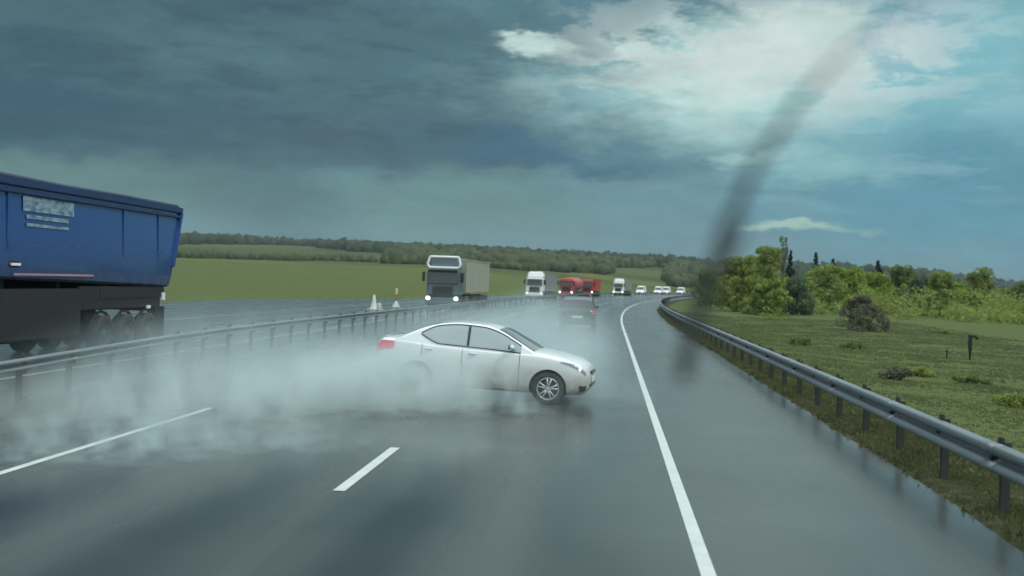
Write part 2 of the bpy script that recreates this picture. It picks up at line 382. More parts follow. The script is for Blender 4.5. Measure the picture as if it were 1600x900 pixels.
# ------------------------------------------------------------------ the road's plan: straight, then a long bend to the right
S0, RAD, TMAX = 58.0, 1050.0, 0.62
def path(s):
    """centre line point and heading (clockwise from +Y) at chainage s; x = 0 is the camera's own line"""
    if s <= S0: return 0.0, s, 0.0
    th = min((s - S0) / RAD, TMAX)
    x = RAD * (1 - math.cos(th)); y = S0 + RAD * math.sin(th)
    ex = (s - S0) - RAD * th
    if ex > 0: x += ex * math.sin(th); y += ex * math.cos(th)
    return x, y, th
def at(s, c, z=0.0):
    x, y, th = path(s); return Vector((x + c * math.cos(th), y - c * math.sin(th), z))
def lat(x, y):
    """signed distance of a point from the centre line"""
    if y <= S0: return x
    ccx, ccy = RAD, S0
    dx, dy = x - ccx, y - ccy
    th = math.atan2(dy, -dx)
    if th > TMAX or th < 0:
        px, py, t = path(S0 + RAD * TMAX); return (x - px) * math.cos(t) - (y - py) * math.sin(t)
    return RAD - math.hypot(dx, dy)
def sstep(a, b, v):
    t = min(1, max(0, (v - a) / (b - a))); return t * t * (3 - 2 * t)
def left_edge(s): return -31.0 + 8.5 * sstep(85, 125, s)
SL = [-40, -25, -15, -8] + list(np.arange(-4, 60, 2.0)) + list(np.arange(60, 240, 4.0)) + list(np.arange(240, 760, 10.0))
def strip(name, c0, c1, z, material, s0=-40, s1=760, nsub=1):
    ss = [s for s in SL if s0 < s < s1]; ss = [s0] + ss + [s1]
    V = []; F = []
    for s in ss:
        a = c0(s) if callable(c0) else c0; b = c1(s) if callable(c1) else c1
        for k in range(nsub + 1): V.append(at(s, a + (b - a) * k / nsub, z))
    for i in range(len(ss) - 1):
        for k in range(nsub):
            q = i * (nsub + 1) + k; F.append((q, q + 1, q + nsub + 2, q + nsub + 1))
    return V, F
V, F = strip('road', left_edge, 3.92, 0.0, None, nsub=6)
_rd = meshobj('road', V, F, M['asphalt']); tag(_rd, kind='structure')
_at = _rd.data.attributes.new('lateral', 'FLOAT', 'POINT'); _at.data.foreach_set('value', [lat(v.x, v.y) for v in V])
# painted lines (8 mm of film above the asphalt)
def add_strip(Vt, Ft, c0, c1, s0, s1, z=.005):
    V, F = strip('', c0, c1, z, None, s0, s1); n = len(Vt); Vt += V; Ft += [tuple(i + n for i in f) for f in F]
V, F = [], []
add_strip(V, F, .82, .945, -20, 640)
tag(meshobj('edge_line', V, F, M['paint']), 'solid white edge line along the right lane of the wet road', kind='structure')
V, F = [], []
s = 9.2 - 24
while s < 620:
    add_strip(V, F, -6.62, -6.51, s, s + 8.0); s += 12.0
tag(meshobj('median_edge_line', V, F, M['paint_worn'] if False else M['paint']), 'white line along the left side of the near carriageway', kind='structure')
V, F = [], []
s = 11.05 - 24
while s < 600:
    add_strip(V, F, -2.85, -2.72, s, s + 3.0); s += 12.0
tag(meshobj('lane_dashes', V, F, M['paint']), 'broken white line between the two near lanes', kind='structure')
V, F = [], []
add_strip(V, F, -12.05, -11.9, 10, 600); add_strip(V, F, -20.0, -19.85, 10, 600)
s = 6.0
while s < 600:
    add_strip(V, F, -16.0, -15.85, s, s + 3.0); s += 12.0
tag(meshobj('far_lane_lines', V, F, M['paint_worn']), 'lane lines of the opposite carriageway', kind='structure')

# ------------------------------------------------------------------ terrain
def terr(x, y):
    Rr = math.hypot(x, y); a = math.degrees(math.atan2(x, y)); c = lat(x, y)
    le = left_edge(y)
    dL = max(0.0, le - c); dR = max(0.0, c - 4.0)
    if dL <= 0 and dR <= 0: return -0.09
    d = max(dL, dR); k = sstep(0, 3.5, d)
    z = -0.09 + k * 0.05
    nn = 1.0 * mnoise.noise(Vector((x * .06, y * .06, 0))); n2 = mnoise.noise(Vector((x * .35, y * .35, 7)))
    z += k * (nn * .30 * sstep(2, 30, d) + n2 * .09)
    if dR > 0:
        z += -.22 * sstep(1.5, 7, dR)
    leftm = 1 - sstep(-8, 14, a) if abs(a) < 100 else .6
    und = mnoise.noise(Vector((x * .0021, y * .0021, 3)))
    z += leftm * (9.0 * sstep(50, 620, Rr)) * sstep(0, 120, d)
    z += (24.0 + 4.0 * und) * sstep(430, 1300, Rr) * sstep(0, 200, d)
    z += und * 2.0 * sstep(200, 700, Rr) * sstep(0, 200, d)
    z -= 60 * sstep(1500, 4500, Rr)
    return z
rings = [0.0]
r = 1.2
while r < 1750: rings.append(r); r *= 1.055
NA = 420
angs = []
# finer spokes in front of the camera
for k in range(NA):
    u = k / NA; angs.append(2 * math.pi * (u - .12 * math.sin(4 * math.pi * u * .5) * 1.0))
angs = sorted(angs)
V = [Vector((0, 0, terr(0, 0)))]; F = []; E = [0.0]
for rr_ in rings[1:]:
    for a in angs:
        x = rr_ * math.sin(a); y = rr_ * math.cos(a); V.append(Vector((x, y, terr(x, y))))
        c = lat(x, y); E.append(max(0.0, 1 - sstep(4.3, 5.0, c)) if c > 0 else max(0.0, 1 - sstep(0, 2.0, left_edge(y) - c)) * .4)
for k in range(NA): F.append((0, 1 + (k + 1) % NA, 1 + k))
for i in range(len(rings) - 2):
    for k in range(NA):
        a = 1 + i * NA + k; b = 1 + i * NA + (k + 1) % NA; F.append((a, b, b + NA, a + NA))
g = meshobj('ground', V, F, M['ground'], smooth=True); tag(g, kind='structure')
ga = g.data.attributes.new('earth', 'FLOAT', 'POINT'); ga.data.foreach_set('value', E)
for p_ in g.data.polygons[:1]:
    if p_.normal.z < 0: g.data.flip_normals()
# raised, irregular earth shoulder right of the asphalt
V = []; F = []
ss = [s for s in np.arange(-10, 60, .5)] + [s for s in SL if s >= 60 and s < 700]
cols_ = [3.80, 3.96, 4.12, 4.4, 4.9, 5.5]
for s in ss:
    for j, c in enumerate(cols_):
        n0 = mnoise.noise(Vector((s * .7, c * 2, 1.3))); n1_ = mnoise.noise(Vector((s * .25, 0, 9)))
        cc = c + (n1_ * .16 + n0 * .05) * (j <= 3)
        zz = [-.03, .012, .035, .02, -.05, -.22][j] + n0 * .02 * (j > 0)
        V.append(at(s, cc, zz))
nc = len(cols_)
for i in range(len(ss) - 1):
    for j in range(nc - 1):
        q = i * nc + j; F.append((q, q + 1, q + nc + 1, q + nc))
tag(meshobj('earth_shoulder', V, F, M['earth'], smooth=True), kind='structure')

# ------------------------------------------------------------------ guardrails
def guardrail(c_, s0, s1, spacing, label, side):
    """W-beam on posts. side=-1: the traffic face looks to -c (left), +1: to the right"""
    cf = c_ if callable(c_) else (lambda s: c_)
    root = empty('guardrail', at(s0, cf(s0), 0)); inv = Matrix.Translation(-Vector(root.location))
    tag(root, label, 'guardrail', 'steel crash barriers of the motorway')
    prof = [(.045, .752), (.03, .765), (-.055, .758), (-.075, .742), (-.078, .690), (-.01, .645), (.03, .625), (.03, .600), (-.01, .580), (-.078, .540), (-.078, .495), (-.05, .478), (.02, .47)]
    if side < 0: prof = [(dc * 1.1, .765 - (.765 - z) * .62) for dc, z in prof]
    ss = []; s = s0
    while s < s1: ss.append(s); s += 1.0 if s < 30 else (2.0 if s < 100 else 6.0)
    V = []; F = []; n = len(prof)
    for s in ss:
        for (dc, z) in prof: V.append(inv @ at(s, cf(s) + dc * side, z))
    for i in range(len(ss) - 1):
        for k in range(n - 1):
            q = i * n + k; F.append((q, q + 1, q + n + 1, q + n))
    be = meshobj('beam', V, F, M['zinc'], root, smooth=True)
    md = be.modifiers.new('thick', 'SOLIDIFY'); md.thickness = .006
    # posts: C-section with spacer block and a dark reflector cap above the beam
    bm = bmesh.new()
    bx(bm, (.11 * side, 0, .30), (.10, .055, .96), .006); bx(bm, (.045 * side, 0, .60), (.085, .09, .20), .008)
    bx(bm, (.06 * side, 0, .80), (.05, .09, .07), .01)
    post = bmobj('post', bm, M['zinc_dark'], root)
    cnt = 0; s = s0 + .6
    while s < s1 and cnt < 98:
        o = post if cnt == 0 else post.copy()
        if cnt: COL.objects.link(o); o.parent = root
        x, y, th = path(s); o.location = inv @ at(s, cf(s), 0); o.rotation_euler = (0, 0, -th); cnt += 1
        if cnt % 2 == 1 and s < 62:
            V = []; F = []
            for q, ds in enumerate((-.16, .16)):
                for (dc, z) in prof: V.append(inv @ at(s + ds, cf(s + ds) + (dc - .006) * side, z))
            F = [(k, k + 1, k + 1 + n, k + n) for k in range(n - 1)]
            sp = meshobj('splice_plate', V, F, M['zinc'], root, smooth=True); md = sp.modifiers.new('thick', 'SOLIDIFY'); md.thickness = .008
            bb = bmesh.new(); bx(bb, at(s, cf(s) - .03 * side, .61) - Vector(root.location), (.05, .05, .05), .012); bmobj('bolt', bb, M['zinc_dark'], root)
        s += spacing if s < 90 else (spacing * 2 if s < 160 else spacing * 3)
    return root
guardrail(4.14, 3.0, 420, 2.0, 'galvanised steel guardrail curving along the grass verge right of the road', 1)
_ml = None
_mr_x = [0, 12, 15.3, 18.2, 23.9, 31.2, 42.3, 59.8, 80, 600]; _mr_y = [-8.8, -9.05, -9.25, -9.75, -10.25, -10.5, -10.3, -9.9, -9.8, -9.8]
def median_c(s): return float(np.interp(s, _mr_x, _mr_y) + np.interp(s + 4, _mr_x, _mr_y) + np.interp(s - 4, _mr_x, _mr_y)) / 3
guardrail(median_c, 6.0, 520, 2.0, 'steel guardrail on the median between the white car and the blue trailer', -1)

# ------------------------------------------------------------------ woods, trees, bushes
def leaf_cloud(rng, clumps, per, size, flat=.35):
    """many small leaf quads gathered in clumps; clumps = [(centre, radius)]"""
    tot = len(clumps) * per
    C = np.repeat(np.array([c for c, _ in clumps]), per, axis=0); Rr = np.repeat(np.array([r for _, r in clumps]), per)
    d = rng.normal(size=(tot, 3)); d /= np.linalg.norm(d, axis=1)[:, None]
    rad = Rr * rng.uniform(.35, 1.0, tot) ** .5
    P = C + d * rad[:, None] * np.array([1, 1, .85])
    a = rng.normal(size=(tot, 3)); a /= np.linalg.norm(a, axis=1)[:, None]
    b = np.cross(a, rng.normal(size=(tot, 3))); b /= np.linalg.norm(b, axis=1)[:, None]
    sz = size * rng.uniform(.6, 1.35, tot)[:, None]
    V = np.empty((tot * 4, 3)); V[0::4] = P - a * sz; V[1::4] = P - b * sz * .6; V[2::4] = P + a * sz; V[3::4] = P + b * sz * .6
    return V
def quads_mesh(name, V, material):
    nq = len(V) // 4; me = bpy.data.meshes.new(name); me.vertices.add(len(V)); me.vertices.foreach_set('co', V.ravel())
    me.loops.add(nq * 4); me.loops.foreach_set('vertex_index', np.arange(nq * 4)); me.polygons.add(nq)
    me.polygons.foreach_set('loop_start', np.arange(nq) * 4); me.polygons.foreach_set('loop_total', np.full(nq, 4)); me.update(calc_edges=True)
    me.materials.append(material); return me
LM = {
 'bright': leaf_mat('spring_green_leaves', (.240, .340, .055), (.330, .410, .085)),
 'light': leaf_mat('light_green_leaves', (.255, .335, .090), (.335, .390, .125)),
 'olive': leaf_mat('olive_leaves', (.240, .300, .080), (.320, .370, .110)),
 'mid': leaf_mat('mid_green_leaves', (.150, .220, .070), (.215, .275, .095)),
 'grey': leaf_mat('grey_green_leaves', (.140, .205, .115), (.190, .250, .145)),
 'brown': leaf_mat('brown_budding_twigs', (.155, .165, .110), (.200, .200, .140)),
 'dark': leaf_mat('dark_needles', (.016, .032, .022), (.030, .050, .030), .1),
}
def gz(px, py_base, s_guess=None):
    """ground point under photo pixel (terrain taken as level there)"""
    d = pix(px, py_base) - CM.translation; t = -(EYE + .25) / d.z; return CM.translation + d * t
def broadleaf(name, loc, h, wd, lm, label, cat, group, seed, bush=False, leaf=.16, dens=1.0):
    rng = np.random.default_rng(seed); root = empty(name, loc, rng.uniform(0, 6)); tag(root, label, cat, group)
    zc0 = h * (.05 if bush else .08)
    ncl = int((70 if bush else 85) * (.8 + .4 * rng.random()) * dens)
    cl = []; tips = []
    for i in range(ncl):
        u = rng.random(); z = zc0 + (h - zc0) * (u ** .8) * .95
        f = (z - zc0) / (h - zc0)
        shp = (math.sin(min(1, f * 1.15 + .22) * math.pi * .86) ** .7) if not bush else (1 - f * f * .75)
        a = rng.uniform(0, 2 * math.pi); q = rng.uniform(.15, 1.0) ** .6 * shp * wd / 2 * .82
        rr_ = (.07 + .09 * rng.random()) * min(wd, h) * (1.15 - .45 * f)
        cl.append(((math.cos(a) * q, math.sin(a) * q, z), rr_)); tips.append((math.cos(a) * q, math.sin(a) * q, z))
    V = leaf_cloud(rng, cl, int(80 * dens), leaf)
    me = quads_mesh('crown', V, lm); o = bpy.data.objects.new('crown', me); COL.objects.link(o); o.parent = root
    bm = bmesh.new()
    nst = 4 if bush else 1
    for k in range(nst):
        bxx = rng.normal() * .2 * (nst > 1)
        tube(bm, [(bxx, 0, -.3), (bxx * 1.4 + rng.normal() * .05, rng.normal() * .05, h * .3), (bxx * 2 + rng.normal() * .1, rng.normal() * .2, h * .62), (rng.normal() * .15 + bxx * 2, rng.normal() * .2, h * .88)], [h * .022 / (nst ** .5), h * .017 / (nst ** .5), h * .009, h * .003], 6)
    for k in range(9):
        tp = tips[int(rng.integers(len(tips)))]; z0 = min(tp[2] * .6, h * .6)
        tube(bm, [(0, 0, z0), (tp[0] * .5, tp[1] * .5, (z0 + tp[2]) * .52), tp], [h * .009, h * .006, h * .002], 5)
    bmobj('trunk', bm, M['bark'], root)
    return root
def conifer(loc, h, wd, label, seed):
    rng = np.random.default_rng(seed); root = empty('spruce_tree', loc); tag(root, label, 'tree', 'dark spruces behind the bushes')
    cl = []
    for i in range(60):
        f = (i + .5) / 60; z = h * (.12 + .88 * f); q = wd / 2 * (1 - f) * rng.uniform(.3, 1.0); a = rng.uniform(0, 6.28)
        cl.append(((math.cos(a) * q, math.sin(a) * q, z), wd * (.16 * (1 - f) + .04)))
    me = quads_mesh('crown', leaf_cloud(rng, cl, 40, .17), LM['dark']); o = bpy.data.objects.new('crown', me); COL.objects.link(o); o.parent = root
    bm = bmesh.new(); tube(bm, [(0, 0, -.3), (0, 0, h * .98)], [h * .02, .01], 6); bmobj('trunk', bm, M['bark'], root)
def put(px, pyb, pyt, wpx, kind, key, label, seed, cat='tree', group='trees and bushes beyond the verge', **kw):
    p = gz(px, pyb); dep = -(CM.inverted() @ p).z
    h = (pyb - pyt) / FPX * dep * 1.04; wd = wpx / FPX * dep * 1.18
    return broadleaf(kind, (p.x, p.y, terr(p.x, p.y) - .1), h, wd, LM[key], label, cat, group, seed, bush=(cat == 'bush'), **kw)
put(1196, 486, 386, 74, 'birch_tree', 'olive', 'tallest olive green tree by the bend with a dark thin tip', 11, dens=1.2)
put(1150, 487, 402, 84, 'birch_tree', 'olive', 'dull olive tree at the left end of the tree row', 12)
put(1201, 492, 436, 84, 'leafy_bush', 'light', 'round pale green bush in front of the tallest tree', 13, cat='bush')
put(1245, 492, 436, 60, 'leafy_bush', 'grey', 'small grey green bush right of the tallest tree', 14, cat='bush')
put(1283, 488, 416, 84, 'willow_tree', 'light', 'light green tree under the two spruce tips', 15)
put(1326, 488, 420, 74, 'willow_tree', 'bright', 'broad bright green tree left of the yellow green one', 16)
put(1368, 487, 425, 66, 'willow_tree', 'bright', 'brightest yellow green tree behind the brown bush', 17)
put(1408, 488, 418, 56, 'birch_tree', 'mid', 'thin green tree with pale twigs right of the brightest tree', 18)
put(1442, 493, 432, 70, 'willow_tree', 'grey', 'grey green tree with a dark foot beside the field edge', 19)
put(1468, 495, 428, 60, 'willow_tree', 'light', 'rounded light green tree in the middle of the right group', 20)
put(1492, 492, 443, 56, 'leafy_bush', 'bright', 'low yellow green bush left of the rounded lone crown', 21, cat='bush')
put(1530, 492, 421, 62, 'willow_tree', 'olive', 'dome shaped green tree near the right edge', 22)
put(1568, 494, 450, 70, 'leafy_bush', 'olive', 'wide low olive bush in front of the far woods', 23, cat='bush')
put(1600, 496, 440, 60, 'leafy_bush', 'mid', 'green bush cut by the right edge of the view', 24, cat='bush')
put(1345, 517, 462, 84, 'thorn_bush', 'brown', 'brown grey leafless bush standing alone before the tree row', 31, cat='bush', dens=1.3, leaf=.07)
put(1110, 480, 420, 70, 'birch_tree', 'olive', 'small olive tree nearest the far bend of the road', 26)
put(1262, 486, 442, 70, 'leafy_bush', 'olive', 'low olive bush between the grey green bush and the willows', 41, cat='bush')
put(1315, 486, 448, 70, 'leafy_bush', 'light', 'low light green bush left behind the brown bush', 42, cat='bush')
put(1390, 486, 450, 60, 'leafy_bush', 'mid', 'low dark green bush right behind the brown bush', 43, cat='bush')
put(1420, 490, 446, 60, 'leafy_bush', 'bright', 'small bright bush between the thin tree and the grey green tree', 44, cat='bush')
put(1512, 496, 458, 60, 'leafy_bush', 'olive', 'low olive bush under the dome shaped tree', 45, cat='bush')
put(1172, 486, 446, 60, 'leafy_bush', 'olive', 'low olive bush at the foot of the leftmost trees', 46, cat='bush')
put(1222, 470, 370, 26, 'poplar_tree', 'mid', 'slim pointed tree rising above all its neighbours', 27, dens=.8)
put(1650, 500, 430, 80, 'willow_tree', 'light', 'light green tree outside the right edge', 28)
for (px, top, hh, ww, lb) in ((1236, 392, 170, 2.6, 'narrow dark spruce tip left of the other one'), (1275, 395, 175, 3.0, 'dark spruce tip above the light green tree'),
                      (1302, 405, 180, 3.6, 'short broad dark spruce right of the pointed tips'), (1372, 408, 190, 4.4, 'dark spruce crown behind the brightest tree')):
    d = pix(px, top) - CM.translation; t = hh / math.hypot(d.x, d.y); p = CM.translation + d * t
    z0 = terr(p.x, p.y); conifer((p.x, p.y, z0), p.z - z0, ww, lb, int(px))

rng = np.random.default_rng(77); cl = []
for i in range(330):
    a = R(rng.uniform(9.5, 28)); r_ = rng.uniform(128, 215); x = r_ * math.sin(a); y = r_ * math.cos(a)
    if lat(x, y) < 14: continue
    q = rng.uniform(1.0, 2.3); cl.append(((x, y, terr(x, y) + q * rng.uniform(.3, 1.1)), q))
me = quads_mesh('thicket', leaf_cloud(rng, cl, 150, .20), LM['olive']); o = bpy.data.objects.new('thicket', me); COL.objects.link(o)
tag(o, 'tangled olive green thicket filling the gaps behind the tree row', 'thicket', kind='stuff')
rng = np.random.default_rng(78); cl = []
for i in range(160):
    a = R(rng.uniform(11, 27)); r_ = rng.uniform(118, 150); x = r_ * math.sin(a); y = r_ * math.cos(a)
    if lat(x, y) < 12 or mnoise.noise(Vector((x * .09, y * .09, 4))) < -.05: continue
    q = rng.uniform(.7, 1.5); cl.append(((x, y, terr(x, y) + q * .5), q))
me = quads_mesh('low_thicket', leaf_cloud(rng, cl, 150, .15), LM['light']); o = bpy.data.objects.new('low_thicket', me); COL.objects.link(o)
tag(o, 'low light green undergrowth along the foot of the tree row', 'undergrowth', kind='stuff')
# low scrub tufts on the near right verge (each one countable as a small bush)
rs = random.Random(5)
scrub = [(1400, 598, 46, 20, 'brown'), (1252, 540, 34, 12, 'mid'), (1440, 590, 30, 14, 'olive'), (1330, 545, 40, 12, 'mid'), (1590, 640, 70, 26, 'olive'), (1520, 600, 60, 16, 'mid'), (1205, 500, 40, 10, 'olive'), (1470, 520, 34, 8, 'olive')]
slabels = ['brownish low weed clump in the grass behind the guardrail', 'small green weed clump before the olive trees', 'olive weed clump left of the dark post foot', 'green weed clump below the brown bush',
           'large olive weed clump at the right edge of the verge', 'green weed clump at the foot of the dark bent post', 'low weed clump near the bend in the guardrail', 'flat weed clump on the field edge above the short post']
for i, (px, py, wp, hp, key) in enumerate(scrub):
    p = gz(px, py); dep = -(CM.inverted() @ p).z
    rng = np.random.default_rng(100 + i); h = hp / FPX * dep; wd = wp / FPX * dep
    cl = [((rng.normal() * wd * .25, rng.normal() * wd * .3, h * rng.uniform(.15, .8)), h * .35) for _ in range(16)]
    me = quads_mesh('weed_clump', leaf_cloud(rng, cl, 70, .045), LM[key]); o = bpy.data.objects.new('weed_clump', me); COL.objects.link(o)
    o.location = (p.x, p.y, terr(p.x, p.y)); tag(o, slabels[i], 'weeds', 'weed clumps on the verge')

# grass blades on the verge behind the right guardrail
rng = np.random.default_rng(3)
def grass(n, s_lo, s_hi, c_lo, c_hi, h0, name, label, power=1.0, key=None):
    s_ = s_lo + (s_hi - s_lo) * rng.random(n) ** power; c_ = c_lo + (c_hi - c_lo) * rng.random(n) ** 1.3
    P = np.array([tuple(at(a, b)) for a, b in zip(s_, c_)])
    for i in range(n): P[i, 2] = terr(P[i, 0], P[i, 1]) - .02
    if c_lo > 0: P[:, 2] = np.where(c_ < 4.7, np.maximum(P[:, 2], .0), np.where(c_ < 5.4, np.maximum(P[:, 2], -.05), P[:, 2]))
    pn = np.array([mnoise.noise(Vector((p[0] * .5, p[1] * .35, 2))) for p in P])
    k = 3; base = np.repeat(P, k, axis=0) + np.c_[rng.normal(size=(n * k, 2)) * .07, np.zeros(n * k)]
    hh = h0 * np.repeat(1 + pn * 1.1, k) * rng.uniform(.5, 1.3, n * k); hh = np.maximum(hh, .04)
    a = rng.uniform(0, 6.28, n * k); wv = np.c_[np.cos(a), np.sin(a), np.zeros(n * k)] * (.012 + .0012 * np.repeat(np.linalg.norm(P[:, :2], axis=1), k))[:, None]
    lean = np.c_[rng.normal(size=(n * k, 2)) * .35 * hh[:, None], hh]
    V = np.empty((n * k * 4, 3)); V[0::4] = base - wv; V[1::4] = base + wv; V[2::4] = base + lean * .75 + wv * .5; V[3::4] = base + lean
    me = quads_mesh(name, V, LM[key] if key else LM['olive']); o = bpy.data.objects.new(name, me); COL.objects.link(o); tag(o, label, 'grass', kind='stuff')
LM['grass'] = leaf_mat('verge_grass_blades', (.165, .200, .090), (.205, .230, .110), .5)
LM['grass2'] = leaf_mat('dry_grass_blades', (.110, .125, .055), (.170, .165, .085), .4)
grass(60000, 3, 100, 4.6, 26, .06, 'verge_grass', 'olive green grass of the right verge behind the guardrail', 1.5, 'grass')
grass(40000, 3, 110, 4.04, 5.6, .07, 'dry_grass', 'dry pale grass around the foot of the right guardrail', 1.4, 'grass2')

# far woods: masses of crowns on the hills
def woods(name, label, n, test, key, smin, smax, seed):
    rng = np.random.default_rng(seed); base = bmesh.new(); bmesh.ops.create_icosphere(base, subdivisions=2, radius=1.0)
    bv = np.array([v.co[:] for v in base.verts]); bf = np.array([[v.index for v in f.verts] for f in base.faces]); base.free()
    Vs = []; Fs = []; k = 0; tries = 0
    while k < n and tries < n * 30:
        tries += 1
        a = rng.uniform(-44, 40); Rr = rng.uniform(0, 1) ; r_ = test(a, Rr, rng)
        if r_ is None: continue
        x = r_ * math.sin(R(a)); y = r_ * math.cos(R(a))
        if lat(x, y) < 8 and lat(x, y) > -45: continue
        s_ = rng.uniform(smin, smax); z = terr(x, y) + s_ * .35
        jit = 1 + rng.normal(size=(len(bv), 1)) * .13
        Vs.append(bv * jit * np.array([s_ * rng.uniform(.7, 1), s_ * .9, s_ * rng.uniform(.7, 1.3)]) + np.array([x, y, z])); Fs.append(bf + k * len(bv)); k += 1
    V = np.concatenate(Vs); F = np.concatenate(Fs)
    me = bpy.data.meshes.new(name); me.vertices.add(len(V)); me.vertices.foreach_set('co', V.ravel()); nf = len(F)
    me.loops.add(nf * 3); me.loops.foreach_set('vertex_index', F.ravel()); me.polygons.add(nf)
    me.polygons.foreach_set('loop_start', np.arange(nf) * 3); me.polygons.foreach_set('loop_total', np.full(nf, 3)); me.update(calc_edges=True); me.materials.append(LM[key])
    o = bpy.data.objects.new(name, me); COL.objects.link(o); tag(o, label, 'woods', kind='stuff')
LM['woods'] = leaf_mat('distant_wood_leaves', (.024, .042, .026), (.040, .060, .032), .05)
LM['woods2'] = leaf_mat('distant_scrub_leaves', (.050, .068, .032), (.075, .095, .040), .05)
def ridge(a, u, rng):
    r_ = 900 + 520 * u; nn = mnoise.noise(Vector((a * .25, r_ * .006, 2)))
    if a < -14 and r_ < 1150 and nn < .12: return None
    if nn < -.12 and r_ < 1180: return None
    return r_
def right_woods(a, u, rng):
    if a < 6.5: return None
    r_ = 230 + 750 * u
    if a < 11 and r_ < 300: return None
    return r_
def hedge(a, u, rng):
    if a > -4: return None
    r_ = 560 + 40 * math.sin(a * .35) + 16 * u
    if mnoise.noise(Vector((a * .35, 1, 8))) < -.22: return None
    return r_
def midwoods(a, u, rng):
    if a > 9 or a < -12: return None
    r_ = 560 + 420 * u
    if mnoise.noise(Vector((a * .3, r_ * .008, 21))) < .02: return None
    return r_
woods('far_woods', 'dark woods covering the long ridge on the horizon', 7500, ridge, 'woods', 4, 6.5, 1)
woods('right_woods', 'dark green woods behind the trees on the right', 4200, right_woods, 'woods', 2.2, 4.2, 2)
woods('hedgerow', 'dark hedgerow along the top of the left field', 620, hedge, 'woods2', 1.6, 3.0, 3)
woods('hillside_scrub', 'mixed scrub on the slope beyond the distant traffic', 900, midwoods, 'woods2', 3.0, 6.0, 4)

# ------------------------------------------------------------------ car bodies: lofted from section tables
def spline(tab):
    xs = np.array([a for a, _ in tab], float); ys = np.array([b for _, b in tab], float)
    d = np.diff(ys) / np.diff(xs); mm_ = np.zeros(len(xs)); mm_[0] = d[0]; mm_[-1] = d[-1]
    for i in range(1, len(xs) - 1): mm_[i] = 0 if d[i - 1] * d[i] <= 0 else 2 * d[i - 1] * d[i] / (d[i - 1] + d[i])
    def f(x):
        x = min(max(x, xs[0]), xs[-1]); i = min(int(np.searchsorted(xs, x, 'right')) - 1, len(xs) - 2); h = xs[i + 1] - xs[i]; t = (x - xs[i]) / h
        return ((1 + 2 * t) * (1 - t) ** 2 * ys[i] + t * (1 - t) ** 2 * h * mm_[i] + t * t * (3 - 2 * t) * ys[i + 1] + t * t * (t - 1) * h * mm_[i + 1])
    return f
def ringeval(pts, t):
    """Catmull-Rom through the section points, t in 0..1 by index"""
    n = len(pts) - 1; u = min(max(t, 0), 1) * n; i = min(int(u), n - 1); f = u - i
    p1 = np.array(pts[i]); p2 = np.array(pts[i + 1]); p0 = np.array(pts[i - 1]) if i > 0 else p1; p3 = np.array(pts[i + 2]) if i + 2 <= n else p2
    return .5 * ((2 * p1) + (-p0 + p2) * f + (2 * p0 - 5 * p1 + 4 * p2 - p3) * f * f + (-p0 + 3 * p1 - 3 * p2 + p3) * f ** 3)
SEDAN = dict(L=4.37, xr=3.40, xa=.83, wr=.312,
  w=[(0, .58), (.06, .68), (.2, .775), (.5, .83), (1.0, .85), (2.2, .855), (3.3, .85), (3.8, .83), (4.15, .775), (4.31, .70), (4.37, .62)],
  zc=[(0, .66), (.05, .745), (.2, .825), (.6, .925), (1.1, 1.0), (1.35, 1.02), (3.6, 1.07), (3.95, 1.10), (4.2, 1.105), (4.32, 1.07), (4.37, .98)],
  zs=[(0, .60), (.2, .76), (.6, .87), (1.15, .93), (2.0, .945), (3.2, 1.0), (3.8, 1.045), (4.2, 1.05), (4.37, .93)],
  zb=[(0, .31), (.1, .23), (.5, .20), (3.9, .22), (4.2, .28), (4.37, .40)],
  g0=1.10, g1=3.92,
  zr=[(1.10, .985), (1.5, 1.20), (1.85, 1.372), (2.15, 1.446), (2.6, 1.468), (3.0, 1.432), (3.3, 1.355), (3.6, 1.235), (3.92, 1.085)],
  ws=(1.14, 1.86), rw=(3.08, 3.82), sg=(1.38, 3.42), bp=2.42, tum=.40)
def _rm(tab, f=.89, r=.90): return [((x * f if x < .83 else (x - .83) + .83 * f if x <= 3.40 else 2.57 + .83 * f + (x - 3.40) * r), y) for x, y in tab]
for k in ('w', 'zc', 'zs', 'zb', 'zr'): SEDAN[k] = _rm(SEDAN[k])
_d = .83 * .11
SEDAN.update(L=SEDAN['w'][-1][0], xa=.83 * .89, xr=3.40 - _d, g0=1.10 - _d, g1=SEDAN['zr'][-1][0], ws=(1.14 - _d, 1.86 - _d), rw=(3.08 - _d, 3.72 - _d), sg=(1.38 - _d, 3.36 - _d), bp=2.42 - _d)
SUV = dict(L=4.45, xr=3.50, xa=.85, wr=.34,
  w=[(0, .62), (.08, .74), (.25, .84), (.6, .89), (2.2, .90), (3.6, .89), (4.2, .85), (4.38, .78), (4.45, .70)],
  zc=[(0, .72), (.06, .84), (.25, .94), (.8, 1.04), (1.2, 1.10), (3.8, 1.16), (4.2, 1.16), (4.4, 1.12), (4.45, 1.02)],
  zs=[(0, .66), (.25, .86), (1.15, 1.0), (3.4, 1.08), (4.2, 1.10), (4.45, .98)],
  zb=[(0, .38), (.15, .28), (3.9, .28), (4.3, .33), (4.45, .42)],
  g0=1.15, g1=4.32,
  zr=[(1.15, 1.08), (1.6, 1.36), (1.95, 1.58), (2.3, 1.66), (3.0, 1.68), (3.7, 1.63), (4.0, 1.55), (4.2, 1.32), (4.32, 1.14)],
  ws=(1.2, 1.95), rw=(4.00, 4.27), sg=(1.45, 3.85), bp=2.5, tum=.30)
